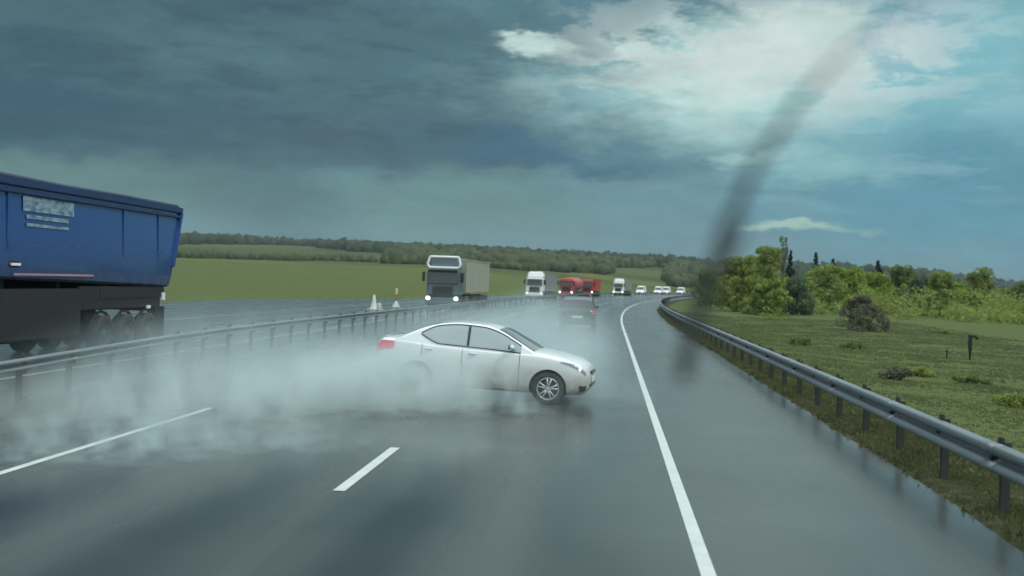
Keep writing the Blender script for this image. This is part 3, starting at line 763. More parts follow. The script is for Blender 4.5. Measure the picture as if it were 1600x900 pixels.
VAN = dict(L=5.0, xr=4.0, xa=.90, wr=.34,
  w=[(0, .68), (.08, .80), (.3, .92), (.8, .98), (4.5, .98), (4.9, .95), (5.0, .88)],
  zc=[(0, .75), (.06, .95), (.3, 1.08), (.9, 1.22), (1.2, 1.28), (4.8, 1.30), (5.0, 1.24)],
  zs=[(0, .70), (.3, .98), (1.0, 1.12), (4.8, 1.15), (5.0, 1.08)],
  zb=[(0, .40), (.15, .28), (4.6, .30), (5.0, .42)],
  g0=.95, g1=4.98,
  zr=[(.95, 1.22), (1.3, 1.60), (1.7, 2.02), (2.0, 2.25), (2.5, 2.34), (4.6, 2.34), (4.85, 2.28), (4.98, 1.9)],
  ws=(1.02, 1.78), rw=(4.88, 4.97), sg=(1.3, 2.5), bp=1.9, tum=.10)

def make_car(C, name, paint, lamp='lamp_glass', detail=True, tail='red'):
    Lc = C['L']; fw, fzc, fzs, fzb, fzr = (spline(C[k]) for k in ('w', 'zc', 'zs', 'zb', 'zr'))
    def sec(x):
        w_, zc, zs, zb = fw(x), fzc(x), fzs(x), fzb(x); hgt = zs - zb
        return [(0, zb), (w_ * .80, zb), (w_ * .93, zb + .03), (w_ * .985, zb + hgt * .18), (w_ * 1.0, zb + hgt * .42), (w_ * 1.0, zb + hgt * .62), (w_ * .985, zb + hgt * .80),
                (w_ * .965, zs - .035), (w_ * .93, zs), (w_ * .80, zs + (zc - zs) * .55), (w_ * .45, zs + (zc - zs) * .93), (0, zc)]
    def S(x, t, off=0.0, side=-1):
        def P(x, t):
            y, z = ringeval(sec(x), t); return Vector((Lc / 2 - x, side * y, z))
        p = P(x, t)
        if off:
            e = .012; du = P(min(x + e, Lc), t) - P(max(x - e, 0), t); dv = P(x, min(t + e, 1)) - P(x, max(t - e, 0)); n = du.cross(dv)
            if n.length > 1e-9:
                n.normalize(); c = Vector((Lc / 2 - Lc * .5, 0, .6))
                if n.dot(p - Vector((p.x * .8, 0, .55))) < 0: n = -n
                p = p + n * off
        return p
    def gsec(x):
        zr = fzr(x); zb_ = fzs(x) - .01; wb = fw(min(max(x, .9), Lc - .75)) * .925
        ze = zb_ + max(.002, (zr - .055 - zb_)); we = wb - (ze - zb_) * C['tum']
        return [(wb, zb_ - .03), (wb * .999, zb_), (wb + (we - wb) * .33, zb_ + (ze - zb_) * .36), (wb + (we - wb) * .7, zb_ + (ze - zb_) * .74), (we, ze), (we - .045, ze + (zr - ze) * .45),
                (we - .12, ze + (zr - ze) * .68), (we * .6, zr - .012), (we * .3, zr - .004), (0, zr)]
    def G(x, t, off=0.0, side=-1):
        def P(x, t):
            y, z = ringeval(gsec(x), t); return Vector((Lc / 2 - x, side * y, z))
        p = P(x, t)
        if off:
            e = .012; du = P(min(x + e, C['g1']), t) - P(max(x - e, C['g0']), t); dv = P(x, min(t + e, 1)) - P(x, max(t - e, 0)); n = du.cross(dv)
            if n.length > 1e-9:
                n.normalize()
                if n.dot(p - Vector((p.x * .9, 0, .8))) < 0: n = -n
                p = p + n * off
        return p
    root = empty(name)
    # body shell
    nx, nt_ = (90, 34) if detail else (44, 18)
    xs = [Lc * (1 - math.cos(math.pi * i / nx)) / 2 for i in range(nx + 1)]
    V = []; F = []; ring = 2 * nt_
    for x in xs:
        half = [ringeval(sec(x), k / nt_) for k in range(nt_ + 1)]
        pts = [(-h[0], h[1]) for h in half] + [(h[0], h[1]) for h in half[-2:0:-1]]
        V += [Vector((Lc / 2 - x, p[0], p[1])) for p in pts]
    for i in range(nx):
        for k in range(ring):
            a = i * ring + k; b = i * ring + (k + 1) % ring; F.append((a, b, b + ring, a + ring))
    for end, i0 in ((0, 0), (1, nx * ring)):   # rounded ends
        prev = [i0 + k for k in range(ring)]; cz = sum(V[i].z for i in prev) / ring
        for sc_, dx in ((.88, .018), (.55, .028)):
            new = []
            for i in prev_src if False else [i0 + k for k in range(ring)]:
                v = V[i]; V.append(Vector((v.x + (dx if end == 0 else -dx), v.y * sc_, cz + (v.z - cz) * sc_))); new.append(len(V) - 1)
            for k in range(ring):
                q = (prev[k], prev[(k + 1) % ring], new[(k + 1) % ring], new[k]); F.append(q if end else q[::-1])
            prev = new
        F.append(tuple(prev if end else prev[::-1]))
    body = meshobj('body', V, F, paint, root, smooth=True); body.data.materials.append(M['black'])
    bm = bmesh.new(); bm.from_mesh(body.data); bmesh.ops.recalc_face_normals(bm, faces=bm.faces[:]); bm.to_mesh(body.data); bm.free()
    wr = C['wr']; axles = [Lc / 2 - C['xa'], Lc / 2 - C['xr']]; hw = fw(C['L'] / 2)
    bm = bmesh.new()
    for ax in axles:
        for sd_ in (-1, 1):
            t_ = bmesh.new(); bmesh.ops.create_cone(t_, cap_ends=True, segments=40, radius1=wr + .045, radius2=wr + .045, depth=.56)
            bmesh.ops.transform(t_, matrix=Matrix.Translation((ax, sd_ * (hw - .02), wr + .01)) @ Matrix.Rotation(R(90), 4, 'X'), verts=t_.verts[:])
            me_ = bpy.data.meshes.new('t'); t_.to_mesh(me_); t_.free(); bm.from_mesh(me_)
    cut = bmobj('cutter', bm, M['black'])
    md = body.modifiers.new('arches', 'BOOLEAN'); md.object = cut; md.operation = 'DIFFERENCE'; md.solver = 'EXACT'
    bpy.context.view_layer.update(); dg = bpy.context.evaluated_depsgraph_get()
    nm = bpy.data.meshes.new_from_object(body.evaluated_get(dg)); body.modifiers.clear(); body.data = nm; bpy.data.objects.remove(cut)
    if len(nm.materials) < 2: nm.materials.append(M['black'])
    for p in nm.polygons:
        p.use_smooth = True
        for ax in axles:
            d = math.hypot(p.center.x - ax, p.center.z - wr - .01)
            nn = Vector((ax - p.center.x, 0, wr - p.center.z))
            if (d < wr + .05 and abs(p.center.y) < hw * .97 and p.center.z > fzb(Lc / 2) + .01 and (p.normal.dot(nn.normalized()) > .6 or abs(p.center.y) < hw - .28)): p.material_index = 1; p.use_smooth = False
    try: nm.set_sharp_from_angle(angle=R(40))
    except Exception: pass
    def patch(nm_, fn, x0, x1, t0, t1, off, material, nu=14, nv=6, sides=(-1, 1), span=False, th=.006, parent=root):
        out = []
        for sd_ in sides:
            V = []; F = []
            for i in range(nu + 1):
                x = x0 + (x1 - x0) * i / nu; a = t0(x) if callable(t0) else t0; b = t1(x) if callable(t1) else t1
                row = [fn(x, a + (b - a) * k / nv, off, sd_) for k in range(nv + 1)]
                if span: row += [Vector((v.x, -v.y, v.z)) for v in row[-2::-1]]
                V += row
            n = len(V) // (nu + 1)
            for i in range(nu):
                for k in range(n - 1):
                    q = i * n + k; F.append((q, q + 1, q + n + 1, q + n) if sd_ < 0 else (q, q + n, q + n + 1, q + 1))
            out.append(meshobj(nm_, V, F, material, parent, smooth=True))
        return out
    # cabin shell
    V = []; F = []; gx = 56 if detail else 30; gt = 26
    for i in range(gx + 1):
        x = C['g0'] + (C['g1'] - C['g0']) * i / gx; row = [G(x, k / gt, 0, -1) for k in range(gt + 1)]; row += [Vector((v.x, -v.y, v.z)) for v in row[-2::-1]]; V += row
    n = len(V) // (gx + 1)
    for i in range(gx):
        for k in range(n - 1):
            q = i * n + k; F.append((q, q + 1, q + n + 1, q + n))
    F.append(tuple(range(n))[::-1]); F.append(tuple(gx * n + k for k in range(n)))
    meshobj('roof', V, F, paint, root, smooth=True)
    s0_, s1_ = C['sg']
    lo = lambda x: .165 + .16 * max(0, (x - (s1_ - .42)) / .42) ** 2
    hi_ = lambda x: .43 - .10 * max(0, (x - (s1_ - .42)) / .42) ** 2
    patch('side_window', G, s0_, s1_, lo, hi_, .004, M['glass_sky'] if detail else M['glass'], 40, 6)
    # dark window frame and door pillar
    for sd_ in (-1, 1):
        bm = bmesh.new()
        top = [G(s0_ + (s1_ - s0_) * i / 30, hi_(s0_ + (s1_ - s0_) * i / 30) + .008, .007, sd_) for i in range(31)]
        bot = [G(s0_ + (s1_ - s0_) * i / 30, lo(s0_ + (s1_ - s0_) * i / 30) - .012, .008, sd_) for i in range(31)]
        tube(bm, top, .010, 6); tube(bm, bot, .010, 6)
        tube(bm, [G(C['bp'], lo(C['bp']) + (hi_(C['bp']) - lo(C['bp'])) * k / 6, .006, sd_) for k in range(7)], .022, 6)
        bmobj('window_frame', bm, M['black'], root, smooth=True)
    patch('windscreen', G, C['ws'][0], C['ws'][1], .62, 1.0, .004, M['glass'], 16, 8, sides=(-1,), span=True)
    patch('rear_window', G, C['rw'][0], C['rw'][1], .66, 1.0, .004, M['glass'], 12, 8, sides=(-1,), span=True)
    # lamps
    hl = patch('headlight', S, .045, .52 if detail else .35, lambda x: .585 + .03 * min(1, x / .5), lambda x: .585 + .03 * min(1, x / .5) + (.13 if x < .25 else .13 * max(.08, (.55 - x) / .30)), .006, M[lamp], 16, 6)
    for h_, sd_ in zip(hl, (-1, 1)):
        if detail:
            bm = bmesh.new(); c = S(.14, .655, .004, sd_)
            lathe(bm, [(.001, .045), (.03, .04), (.048, .012), (.052, 0)], 'X', 18, (c.x - .03, c.y, c.z)); bmobj('bulb', bm, M['lit_soft'] if lamp == 'lamp_glass' else M['lit'], h_, smooth=True)
    patch('taillight', S, Lc - .40, Lc - .015, lambda x: .50 + .05 * max(0, (Lc - .1 - x) / .3), lambda x: .655, .006, M[tail], 10, 5)
    # front face: grille, lower intake, plate
    bm = bmesh.new(); bx(bm, (Lc / 2 + .018, 0, fzc(0) - .035), (.05, .72, .075), .015); bmobj('grille', bm, M['black'], root)
    bm = bmesh.new(); bx(bm, (Lc / 2 + .012, 0, fzb(0) + .085), (.05, .95, .10), .02); bmobj('lower_intake', bm, M['black'], root)
    bm = bmesh.new(); bx(bm, (Lc / 2 + .040, 0, fzb(0) + .185), (.012, .52, .112), .003); bmobj('number_plate', bm, M['white_plain'], root)
    bm = bmesh.new(); bx(bm, (-Lc / 2 - .034, 0, fzb(Lc) + .28), (.012, .52, .112), .003); bmobj('number_plate', bm, M['white_plain'], root)
    if detail:
        patch('fog_lamp', S, .03, .15, .24, .34, .006, M['black'], 5, 4)
        # door gaps, handles, sill
        for sd_ in (-1, 1):
            dr = bmesh.new()
            for xx, t0, t1 in ((1.30, .22, .72), (2.42, .18, .72), (3.22, .50, .72)):
                tube(dr, [S(xx + (.10 if xx > 3 else 0) * (1 - k / 8) * 0, t0 + (t1 - t0) * k / 8, .001, sd_) for k in range(9)], .006, 4)
            tube(dr, [S(1.30 + (3.05 - 1.30) * k / 14, .20, .001, sd_) for k in range(15)], .006, 4)
            bmobj('door_seam', dr, M['seam'], root)
            for xx in (2.22, 3.08):
                bm = bmesh.new(); p = S(xx, .60, .022, sd_); bx(bm, p, (.17, .03, .028), .012, seg=3); bmobj('door_handle', bm, paint, root, smooth=True)
            bm = bmesh.new(); tube(bm, [S(.98 + (3.35 - .98) * k / 20 if False else 1.25 + (2.95 - 1.25) * k / 20, .175, .004, sd_) for k in range(21)], .016, 6); bmobj('sill', bm, M['black'], root, smooth=True)
        # crease along the shoulder
        patch('trunk_spoiler', S, Lc - .20, Lc - .07, .80, 1.0, .012, paint, 5, 6, sides=(-1,), span=True)
    # mirrors
    for sd_ in (-1, 1):
        bm = bmesh.new(); p = G(C['ws'][0] + .42, .20, 0, sd_); bx(bm, (p.x + .02, p.y + sd_ * .11, p.z + .055), (.10, .20, .135), .04, seg=3, taper=(.8, .85)); bx(bm, (p.x + .02, p.y + sd_ * .03, p.z + .01), (.05, .10, .035), .01)
        mo = bmobj('door_mirror', bm, paint, root, smooth=True)
        bm = bmesh.new(); bx(bm, (p.x - .036, p.y + sd_ * .11, p.z + .055), (.008, .155, .095), .003); bmobj('mirror_glass', bm, M['glass'], mo)
    # wheels
    for ai, ax in enumerate(axles):
        for sd_ in (-1, 1):
            wl = empty('wheel', (ax, sd_ * (hw - .115), wr)); wl.parent = root
            if sd_ > 0: wl.rotation_euler = (0, 0, math.pi)
            # outer side is -Y in wheel space
            bm = bmesh.new(); r_ = wr
            lathe(bm, [(r_ * .66, -.098), (r_ * .74, -.112), (r_ * .90, -.110), (r_ * .975, -.094), (r_, -.055), (r_ * 1.003, 0), (r_, .055), (r_ * .97, .094), (r_ * .85, .105), (r_ * .66, .095)], 'Y', 40, closed=True)
            bmobj('tyre', bm, M['rubber'], wl, smooth=True)
            bm = bmesh.new()
            lathe(bm, [(r_ * .66, -.10), (r_ * .69, -.108), (r_ * .63, -.100), (r_ * .60, -.05), (r_ * .60, .08), (r_ * .66, .09)], 'Y', 40)
            for k in range(5):
                a0 = 2 * math.pi * (k + .18) / 5
                for da in (-.17, .17):
                    a = a0 + da; a2 = a0 + da * 1.25
                    pa = Vector((math.cos(a) * r_ * .14, -.100, math.sin(a) * r_ * .14)); pb = Vector((math.cos(a2) * r_ * .62, -.088, math.sin(a2) * r_ * .62))
                    tube(bm, [pa, (pa + pb) / 2 + Vector((0, .006, 0)), pb], [.024, .017, .021], 6)
            lathe(bm, [(.001, -.112), (r_ * .10, -.110), (r_ * .19, -.098), (r_ * .20, -.06)], 'Y', 20)
            bmobj('rim', bm, M['alloy'] if detail else M['steel'], wl, smooth=True)
            bm = bmesh.new(); lathe(bm, [(.001, -.02), (r_ * .60, -.02), (r_ * .60, .0)], 'Y', 28); bmobj('brake_disc', bm, M['black'], wl)
    return root

# white sedan sliding sideways across the lanes
car = make_car(SEDAN, 'sedan_car', M['white'])
tag(car, 'white four-door sedan sliding sideways across the wet lanes in spray', 'car')
CY = R(-5)                                        # nose to the right and a little towards the camera
hd = Vector((math.cos(CY), math.sin(CY), 0)); rt = Vector((math.sin(CY), -math.cos(CY), 0))
fwheel = Vector((-1.08, 19.95, 0))
cpos = fwheel - hd * (SEDAN['L'] / 2 - SEDAN['xa']) - rt * .80
car.location = (cpos.x, cpos.y, 0.012); car.rotation_euler = (0, R(1.1), CY)
for ch in car.children:
    if ch.name.startswith('wheel') and ch.location.x > 0: ch.rotation_euler.z += R(6)

# dark car ahead in the right lane
suv = make_car(SUV, 'hatchback_car', M['suv'], detail=False)
tag(suv, 'dark grey car driving ahead in the spray, beyond the white sedan', 'car')
suv.location = (-1.45, 53.5, 0); suv.rotation_euler = (0, 0, R(90))

# ------------------------------------------------------------------ trucks
def truck_wheel(parent, x, y, r=.5, wdt=.30, sd_=1, dual=False):
    wl = empty('wheel', (x, y, r)); wl.parent = parent
    bm = bmesh.new(); w2 = wdt * (1.9 if dual else 1) / 2
    lathe(bm, [(r * .58, -w2), (r * .93, -w2 * .98), (r, -w2 * .80), (r, w2 * .80), (r * .93, w2 * .98), (r * .58, w2)], 'X', 30, closed=True); bmobj('tyre', bm, M['rubber'], wl, smooth=True)
    bm = bmesh.new(); s = sd_
    lathe(bm, [(.001, s * (w2 - .02)), (r * .20, s * (w2 - .02)), (r * .24, s * (w2 - .08)), (r * .50, s * (w2 - .10)), (r * .58, s * (w2 + .005)), (r * .60, s * (w2 - .03))], 'X', 26); bmobj('rim', bm, M['steel'], wl, smooth=True)
def make_truck(name, cab_m, box_m, box_len=12.0, box_h=(1.15, 3.95), fairing='plain', lit='lit', top=3.85, tank=False, lowcab=False):
    """forward is +Y in local space, front bumper at y = 0"""
    root = empty(name)
    ct = 2.95
    bm = bmesh.new(); bx(bm, (0, -1.10, (.95 + ct) / 2), (2.46, 2.10, ct - .95), .14, taper=(.96, .93), seg=3); bmobj('cab', bm, cab_m, root, smooth=False)
    bm = bmesh.new()
    bx(bm, (0, -1.25, (ct + top) / 2 - .03), (2.34, 1.75, top - ct), .16, taper=(.86, .72), seg=3); bmobj('roof_fairing', bm, cab_m, root)
    if fairing == 'frame':   # pale lit frame around a darker roof panel
        bm = bmesh.new(); z0, z1 = 3.02, 3.80; y = -.30
        loop = [(-1.05, y, z0), (1.05, y, z0), (1.22, y, z0 + .22), (1.06, y - .05, z1), (-1.06, y - .05, z1), (-1.22, y, z0 + .22), (-1.05, y, z0)]
        for a, b in zip(loop, loop[1:]): tube(bm, [a, b], .085, 8)
        bmobj('roof_frame', bm, M['white_plain'], root)
    bm = bmesh.new(); V = [(-1.10, .01, 1.88), (1.10, .01, 1.88), (1.04, -.12, 2.72), (-1.04, -.12, 2.72)]
    bx(bm, (0, -.045, 2.28), (2.14, .06, .84), .03, rot=Matrix.Rotation(R(-4.5), 3, 'X') if False else Matrix.Rotation(R(4.5), 3, 'X')); bmobj('windscreen', bm, M['glass'], root)
    bm = bmesh.new(); bx(bm, (0, .13, 2.80), (2.20, .26, .13), .04, rot=Matrix.Rotation(R(-14), 3, 'X')); bmobj('sun_visor', bm, M['black'] if fairing == 'frame' else cab_m, root)
    gr = bmesh.new(); bx(gr, (0, .0, 1.30), (1.45, .12, .78), .03)
    for k in range(5): bx(gr, (0, .055, 1.02 + k * .14), (1.36, .05, .05), .01)
    bmobj('grille', gr, M['steel'] if fairing == 'frame' else M['black'], root)
    bm = bmesh.new(); bx(bm, (0, .02, .62), (2.46, .36, .52), .08, seg=3); bmobj('bumper', bm, cab_m, root)
    for sx in (-1, 1):
        bm = bmesh.new(); bx(bm, (sx * 1.02, .19, .80), (.30, .10, .26), .04, seg=3); bmobj('headlight', bm, M[lit], root)
        bm = bmesh.new(); bx(bm, (sx * 1.42, .02, 2.35), (.20, .14, .72), .05, seg=3); bx(bm, (sx * 1.30, .0, 2.62), (.20, .05, .05), .01); bmobj('wing_mirror', bm, M['black'], root)
        bm = bmesh.new(); bx(bm, (sx * 1.215, -.85, 2.28), (.03, .95, .66), .012); bmobj('side_window', bm, M['glass'], root)
        bm = bmesh.new()
        for yy in (-.32, -1.45): bx(bm, (sx * 1.226, yy, 1.85), (.012, .02, 1.5), 0)
        bmobj('door_seam', bm, M['seam'], root)
    y0 = -2.6
    ch = bmesh.new(); bx(ch, (.42, y0 / 2 - box_len / 2 - .4, .90), (.10, box_len + 2.4, .24), .01); bx(ch, (-.42, y0 / 2 - box_len / 2 - .4, .90), (.10, box_len + 2.4, .24), .01)
    for k in range(7): bx(ch, (0, y0 - k * box_len / 7, .9), (.9, .08, .12), .01)
    bx(ch, (0, y0 - box_len * .45, .72), (2.3, 2.4, .5), .04)
    bmobj('chassis', ch, M['under'], root)
    if tank:
        bm = bmesh.new(); zc = (box_h[0] + box_h[1]) / 2; r_ = (box_h[1] - box_h[0]) / 2
        pr = [(.001, y0), (r_ * .7, y0 - .02), (r_ * .97, y0 - .22), (r_, y0 - .5), (r_, y0 - box_len + .5), (r_ * .97, y0 - box_len + .22), (.001, y0 - box_len)]
        lathe(bm, pr, 'Y', 26, (0, 0, zc)); bmobj('tank', bm, box_m, root, smooth=True)
    else:
        bm = bmesh.new(); bx(bm, (0, y0 - box_len / 2, sum(box_h) / 2), (2.5, box_len, box_h[1] - box_h[0]), .05)
        cb = bmobj('cargo_box', bm, box_m, root)
        bm = bmesh.new()
        for k in range(max(1, int(box_len / 1.2)) + 1):
            for sx in (-1, 1): bx(bm, (sx * 1.262, y0 - .06 - k * (box_len - .12) / max(1, int(box_len / 1.2)), sum(box_h) / 2), (.025, .07, box_h[1] - box_h[0] - .04), .004)
        for sx in (-1, 1): bx(bm, (sx * 1.27, y0 - box_len / 2, box_h[1] - .05), (.03, box_len - .1, .09), .005); bx(bm, (sx * 1.27, y0 - box_len / 2, box_h[0] + .05), (.03, box_len - .1, .09), .005)
        bmobj('box_rib', bm, box_m, cb)
    for yy in (-1.35, -3.6): 
        for sx in (-1, 1): truck_wheel(root, sx * 1.06, yy, sd_=sx, dual=(yy < -2))
    for k in range(3 if box_len > 9 else 2):
        for sx in (-1, 1): truck_wheel(root, sx * 1.04, y0 - box_len + 1.6 + k * 1.3, sd_=sx, dual=True)
    for sx in (-1, 1):
        bm = bmesh.new(); bx(bm, (sx * 1.18, -1.35, 1.12), (.14, 1.25, .08), .03); bmobj('mudguard', bm, M['black'], root)
    return root
def find_s(px_t, c, s0=70, s1=600):
    """chainage at which offset c appears at photo column px_t"""
    best = None; inv = CM.inverted()
    for s in np.arange(s0, s1, .5):
        q = inv @ at(s, c, 1.0); x = 800 + FPX * q.x / -q.z
        if best is None or abs(x - px_t) < best[0]: best = (abs(x - px_t), s)
    return best[1]
def oncoming(o, s, c):
    x, y, th = path(s); p = at(s, c); o.location = (p.x, p.y, 0); o.rotation_euler = (0, 0, -th + math.pi)
G_T = 'trucks coming the other way'
LC = -13.9
t1 = make_truck('box_truck', M['cab_grey'], M['beige'], 13.2, (1.25, 3.75), 'frame', top=3.95)
tag(t1, 'grey blue truck with pale roof frame, lit headlights and beige box', 'truck', G_T); s1 = 79; oncoming(t1, s1, -12.7); t1.scale = (1.05, 1.05, 1.05)
t2 = make_truck('box_truck', M['white_plain'], M['grey_box'], 12.0, (1.2, 3.7), lit='lit_soft'); tag(t2, 'white cab truck with grey box, second in the oncoming queue', 'truck', G_T)
s2 = find_s(835, LC); oncoming(t2, s2, LC)
t3 = make_truck('tank_truck', M['red_paint'], M['red_paint'], 10.5, (1.1, 3.4), top=3.2, tank=True); tag(t3, 'red tank truck with a lit headlight in the oncoming queue', 'truck', G_T)
s3 = find_s(884, LC - .4); oncoming(t3, s3, LC - .4)
t3b = make_truck('box_truck', M['red_paint'], M['red_paint'], 7.0, (1.1, 3.3), top=3.25); tag(t3b, 'red box truck right behind the red tank truck', 'truck', G_T)
s3b = find_s(917, LC); oncoming(t3b, s3b, LC)
t4 = make_truck('box_truck', M['white_plain'], M['grey_box'], 9.0, (1.2, 3.4)); tag(t4, 'white truck alone on the bend with two bright headlights', 'truck', G_T)
s4 = find_s(966, LC); oncoming(t4, s4, LC)
G_V = 'small vans far down the oncoming lane'
vlab = ['nearest white van of the far oncoming row', 'pale van third from the end of the oncoming row', 'white van with lit lamps, last but one in the row', 'last white van of the row, beside the guardrail bend']
v0 = make_car(VAN, 'delivery_van', M['white_plain'], lamp='lit', detail=False)
for i, (px, cc) in enumerate(((1002, LC), (1029, LC), (1041, LC - .2), (1064, LC))):
    o = v0 if i == 0 else copy_tree(v0)
    s = find_s(px, cc); x, y, th = path(s); p = at(s, cc); o.location = (p.x, p.y, 0); o.rotation_euler = (0, 0, -th - R(90))
    tag(o, vlab[i], 'van', G_V)
    print('van', px, s)
print('trucks', s1, s2, s3, s3b, s4)

# ------------------------------------------------------------------ blue tipper trailer with its tractor
bt = empty('tipper_trailer', (-14.25, 20.95, 0)); tag(bt, 'blue high sided tipper trailer on the opposite carriageway', 'trailer')
# local: x across (inner side +1.27), y towards its rear
BL, ZB, ZT = 10.15, 1.98, 4.12
def zfl(y): return ZB - .20 * y / 10.15
def slant(y, z): return y + (-.72 * (1 - (z - ZB) / (ZT - ZB)) if y > 5 else .25 * (1 - (z - ZB) / (ZT - ZB)))
V = []; F = []
ny, nzz = 40, 8
bm = bmesh.new()
prof = [(-1.20, ZT), (-1.25, ZB + .30), (-1.22, ZB + .06), (-1.14, ZB), (1.14, ZB), (1.22, ZB + .06), (1.25, ZB + .30), (1.20, ZT)]
V = []; F = []
ends = (0.0, BL)
for y in ends:
    for x, z in prof: V.append(Vector((x, slant(y, z), z + (zfl(y) - ZB) * (1 - (z - ZB) / (ZT - ZB)))))
n = len(prof)
for k in range(n - 1): F.append((k, k + 1, k + 1 + n, k + n))
F.append(tuple(range(n))); F.append(tuple(range(2 * n - 1, n - 1, -1)))
bd = meshobj('body', V, F, M['blue'], bt)
bm = bmesh.new()
for sx in (-1, 1):
    bx(bm, (sx * 1.235, BL / 2, ZT - .02), (.12, BL + .06, .16), .02)
    bx(bm, (sx * 1.262, BL / 2, ZT - .22), (.05, BL - .1, .07), .01)
bx(bm, (0, BL + .02, ZT - .02), (2.5, .10, .16), .02); bx(bm, (0, .0, ZT - .02), (2.5, .10, .16), .02)
bmobj('top_rail', bm, M['blue_dark'], bt)
bm = bmesh.new(); tube(bm, [(1.10, .05, ZT + .10), (1.12, BL * .33, ZT + .07), (1.10, BL * .66, ZT + .10), (1.12, BL - .05, ZT + .08)], .075, 8); bmobj('rolled_tarpaulin', bm, M['tarp'], bt, smooth=True)
for sx in (-1, 1):
    bm = bmesh.new()
    a = Vector((sx * 1.24, BL + .0, ZT - .1)); b = Vector((sx * 1.27, BL - .58, ZB + .42)); tube(bm, [a, b], .07, 6)
    tube(bm, [(sx * 1.25, .02, ZT - .1), (sx * 1.27, .2, ZB + .42)], .06, 6)
    bmobj('corner_post', bm, M['blue'], bt)
for yy in (.9, 6.4, 8.6):
    for sx in (-1, 1):
        bm = bmesh.new(); bx(bm, (sx * 1.228, yy, (ZT + ZB) / 2 + .22), (.035, .12, ZT - ZB - .75), .012)
        bmobj('side_rib', bm, M['blue'], bt)
V = []; F = []
for k, (za, zb_, y0_, y1_) in enumerate(((3.50, 3.84, 1.45, 3.7), (3.33, 3.42, 1.6, 3.45), (3.16, 3.23, 1.6, 3.45))):
    def sidex(z): return 1.25 - .05 * (z - ZB - .45) / (ZT - ZB - .45) + .024
    n = len(V); V += [Vector((sidex(za), y0_, za)), Vector((sidex(za), y1_, za)), Vector((sidex(zb_), y1_, zb_)), Vector((sidex(zb_), y0_, zb_))]; F.append((n, n + 1, n + 2, n + 3))
meshobj('lettering_panel', V, F, M['decal'], bt)
bm = bmesh.new(); bx(bm, (1.272, 2.9, ZB + .10), (.016, 3.6, .05), .002); bmobj('reflective_tape', bm, M['pink'], bt)
bm = bmesh.new()
bx(bm, (.45, BL / 2, 1.45), (.16, BL - .9, .5), .02); bx(bm, (-.45, BL / 2, 1.45), (.16, BL - .9, .5), .02)
for k in range(8): bx(bm, (0, .8 + k * 1.15, 1.62), (2.1, .12, .28), .02)
bx(bm, (1.10, 2.4, 1.15), (.30, 3.6, 1.2), .05); bx(bm, (1.12, 6.6, 1.50), (.10, 4.8, .62), .03)
bx(bm, (0, BL - 1.35, 1.30), (2.3, .14, .45), .02); bx(bm, (0, BL - 2.9, 1.62), (2.36, 4.0, .34), .03)
bmobj('underframe', bm, M['under'], bt)
for k in range(3):
    yy = BL - 4.55 + k * 1.32
    for sx in (-1, 1): truck_wheel(bt, sx * 1.05, yy, .52, .34, sx)
    for sx in (-1, 1):
        bm = bmesh.new(); tube(bm, [(sx * 1.06, yy + .62 * math.cos(t), .52 + .62 * math.sin(t)) for t in np.linspace(.25, math.pi - .25, 9)], .045, 5)
        bmobj('mudguard', bm, M['under'], bt)
for sx in (-1, 1):
    bm = bmesh.new(); bx(bm, (sx * 1.05, BL - 1.08, .74), (.44, .03, .95), .008); bmobj('mud_flap', bm, M['rubber'], bt)
    bm = bmesh.new(); bx(bm, (sx * 1.16, BL - 1.04, 1.50), (.16, .16, .24), .02); bmobj('rear_lamp', bm, M['white_plain'], bt)
bm = bmesh.new(); bx(bm, (1.24, BL - 2.1, 1.22), (.05, .22, .09), .01); bx(bm, (1.27, 1.15, ZB + .32), (.06, .42, .12), .03); bmobj('side_marker', bm, M['white_plain'], bt)
# a ladder-like load support between the body and the frame: body rests on the frame
for yy in (1.2, 3.6, 6.0, 8.2):
    bm = bmesh.new(); bx(bm, (0, yy, 1.86), (1.9, .18, .26), .02); bmobj('body_support', bm, M['under'], bt)
tr = make_truck('tractor_truck', M['blue'], M['under'], .5, (.7, .9), top=3.5); tag(tr, 'blue tractor unit pulling the tipper trailer, outside the left edge', 'truck')
tr.location = (-14.25, 17.25, 0); tr.rotation_euler = (0, 0, math.pi)

# ------------------------------------------------------------------ roadside things
def ground_hit(px, py, z=0.0):
    d = pix(px, py) - CM.translation; t = (z - EYE) / d.z; return CM.translation + d * t
def post_thing(px, pyb, hpx, arm, label):
    p = gz(px, pyb); dep = -(CM.inverted() @ p).z; h = hpx / FPX * dep; z = terr(p.x, p.y)
    bm = bmesh.new(); tube(bm, [(0, 0, -.3), (.005, 0, h * .5), (0, 0, h)], [h * .085, h * .08, h * .08], 8)
    root = bmobj('wooden_post', bm, M['wood']); root.location = (p.x, p.y, z)
    if arm:
        bm = bmesh.new(); tube(bm, [(-h * .04, 0, h * .96), (h * .18, 0, h * .955), (h * .30, 0, h * .86)], [h * .065, h * .06, h * .05], 7); bmobj('bent_arm', bm, M['wood'], root)
    tag(root, label, 'post'); return root
post_thing(1515, 562, 40, True, 'dark wooden post with a short bent arm in the green field')
post_thing(1479, 562, 17, False, 'short dark stake in the grass left of the bent post')
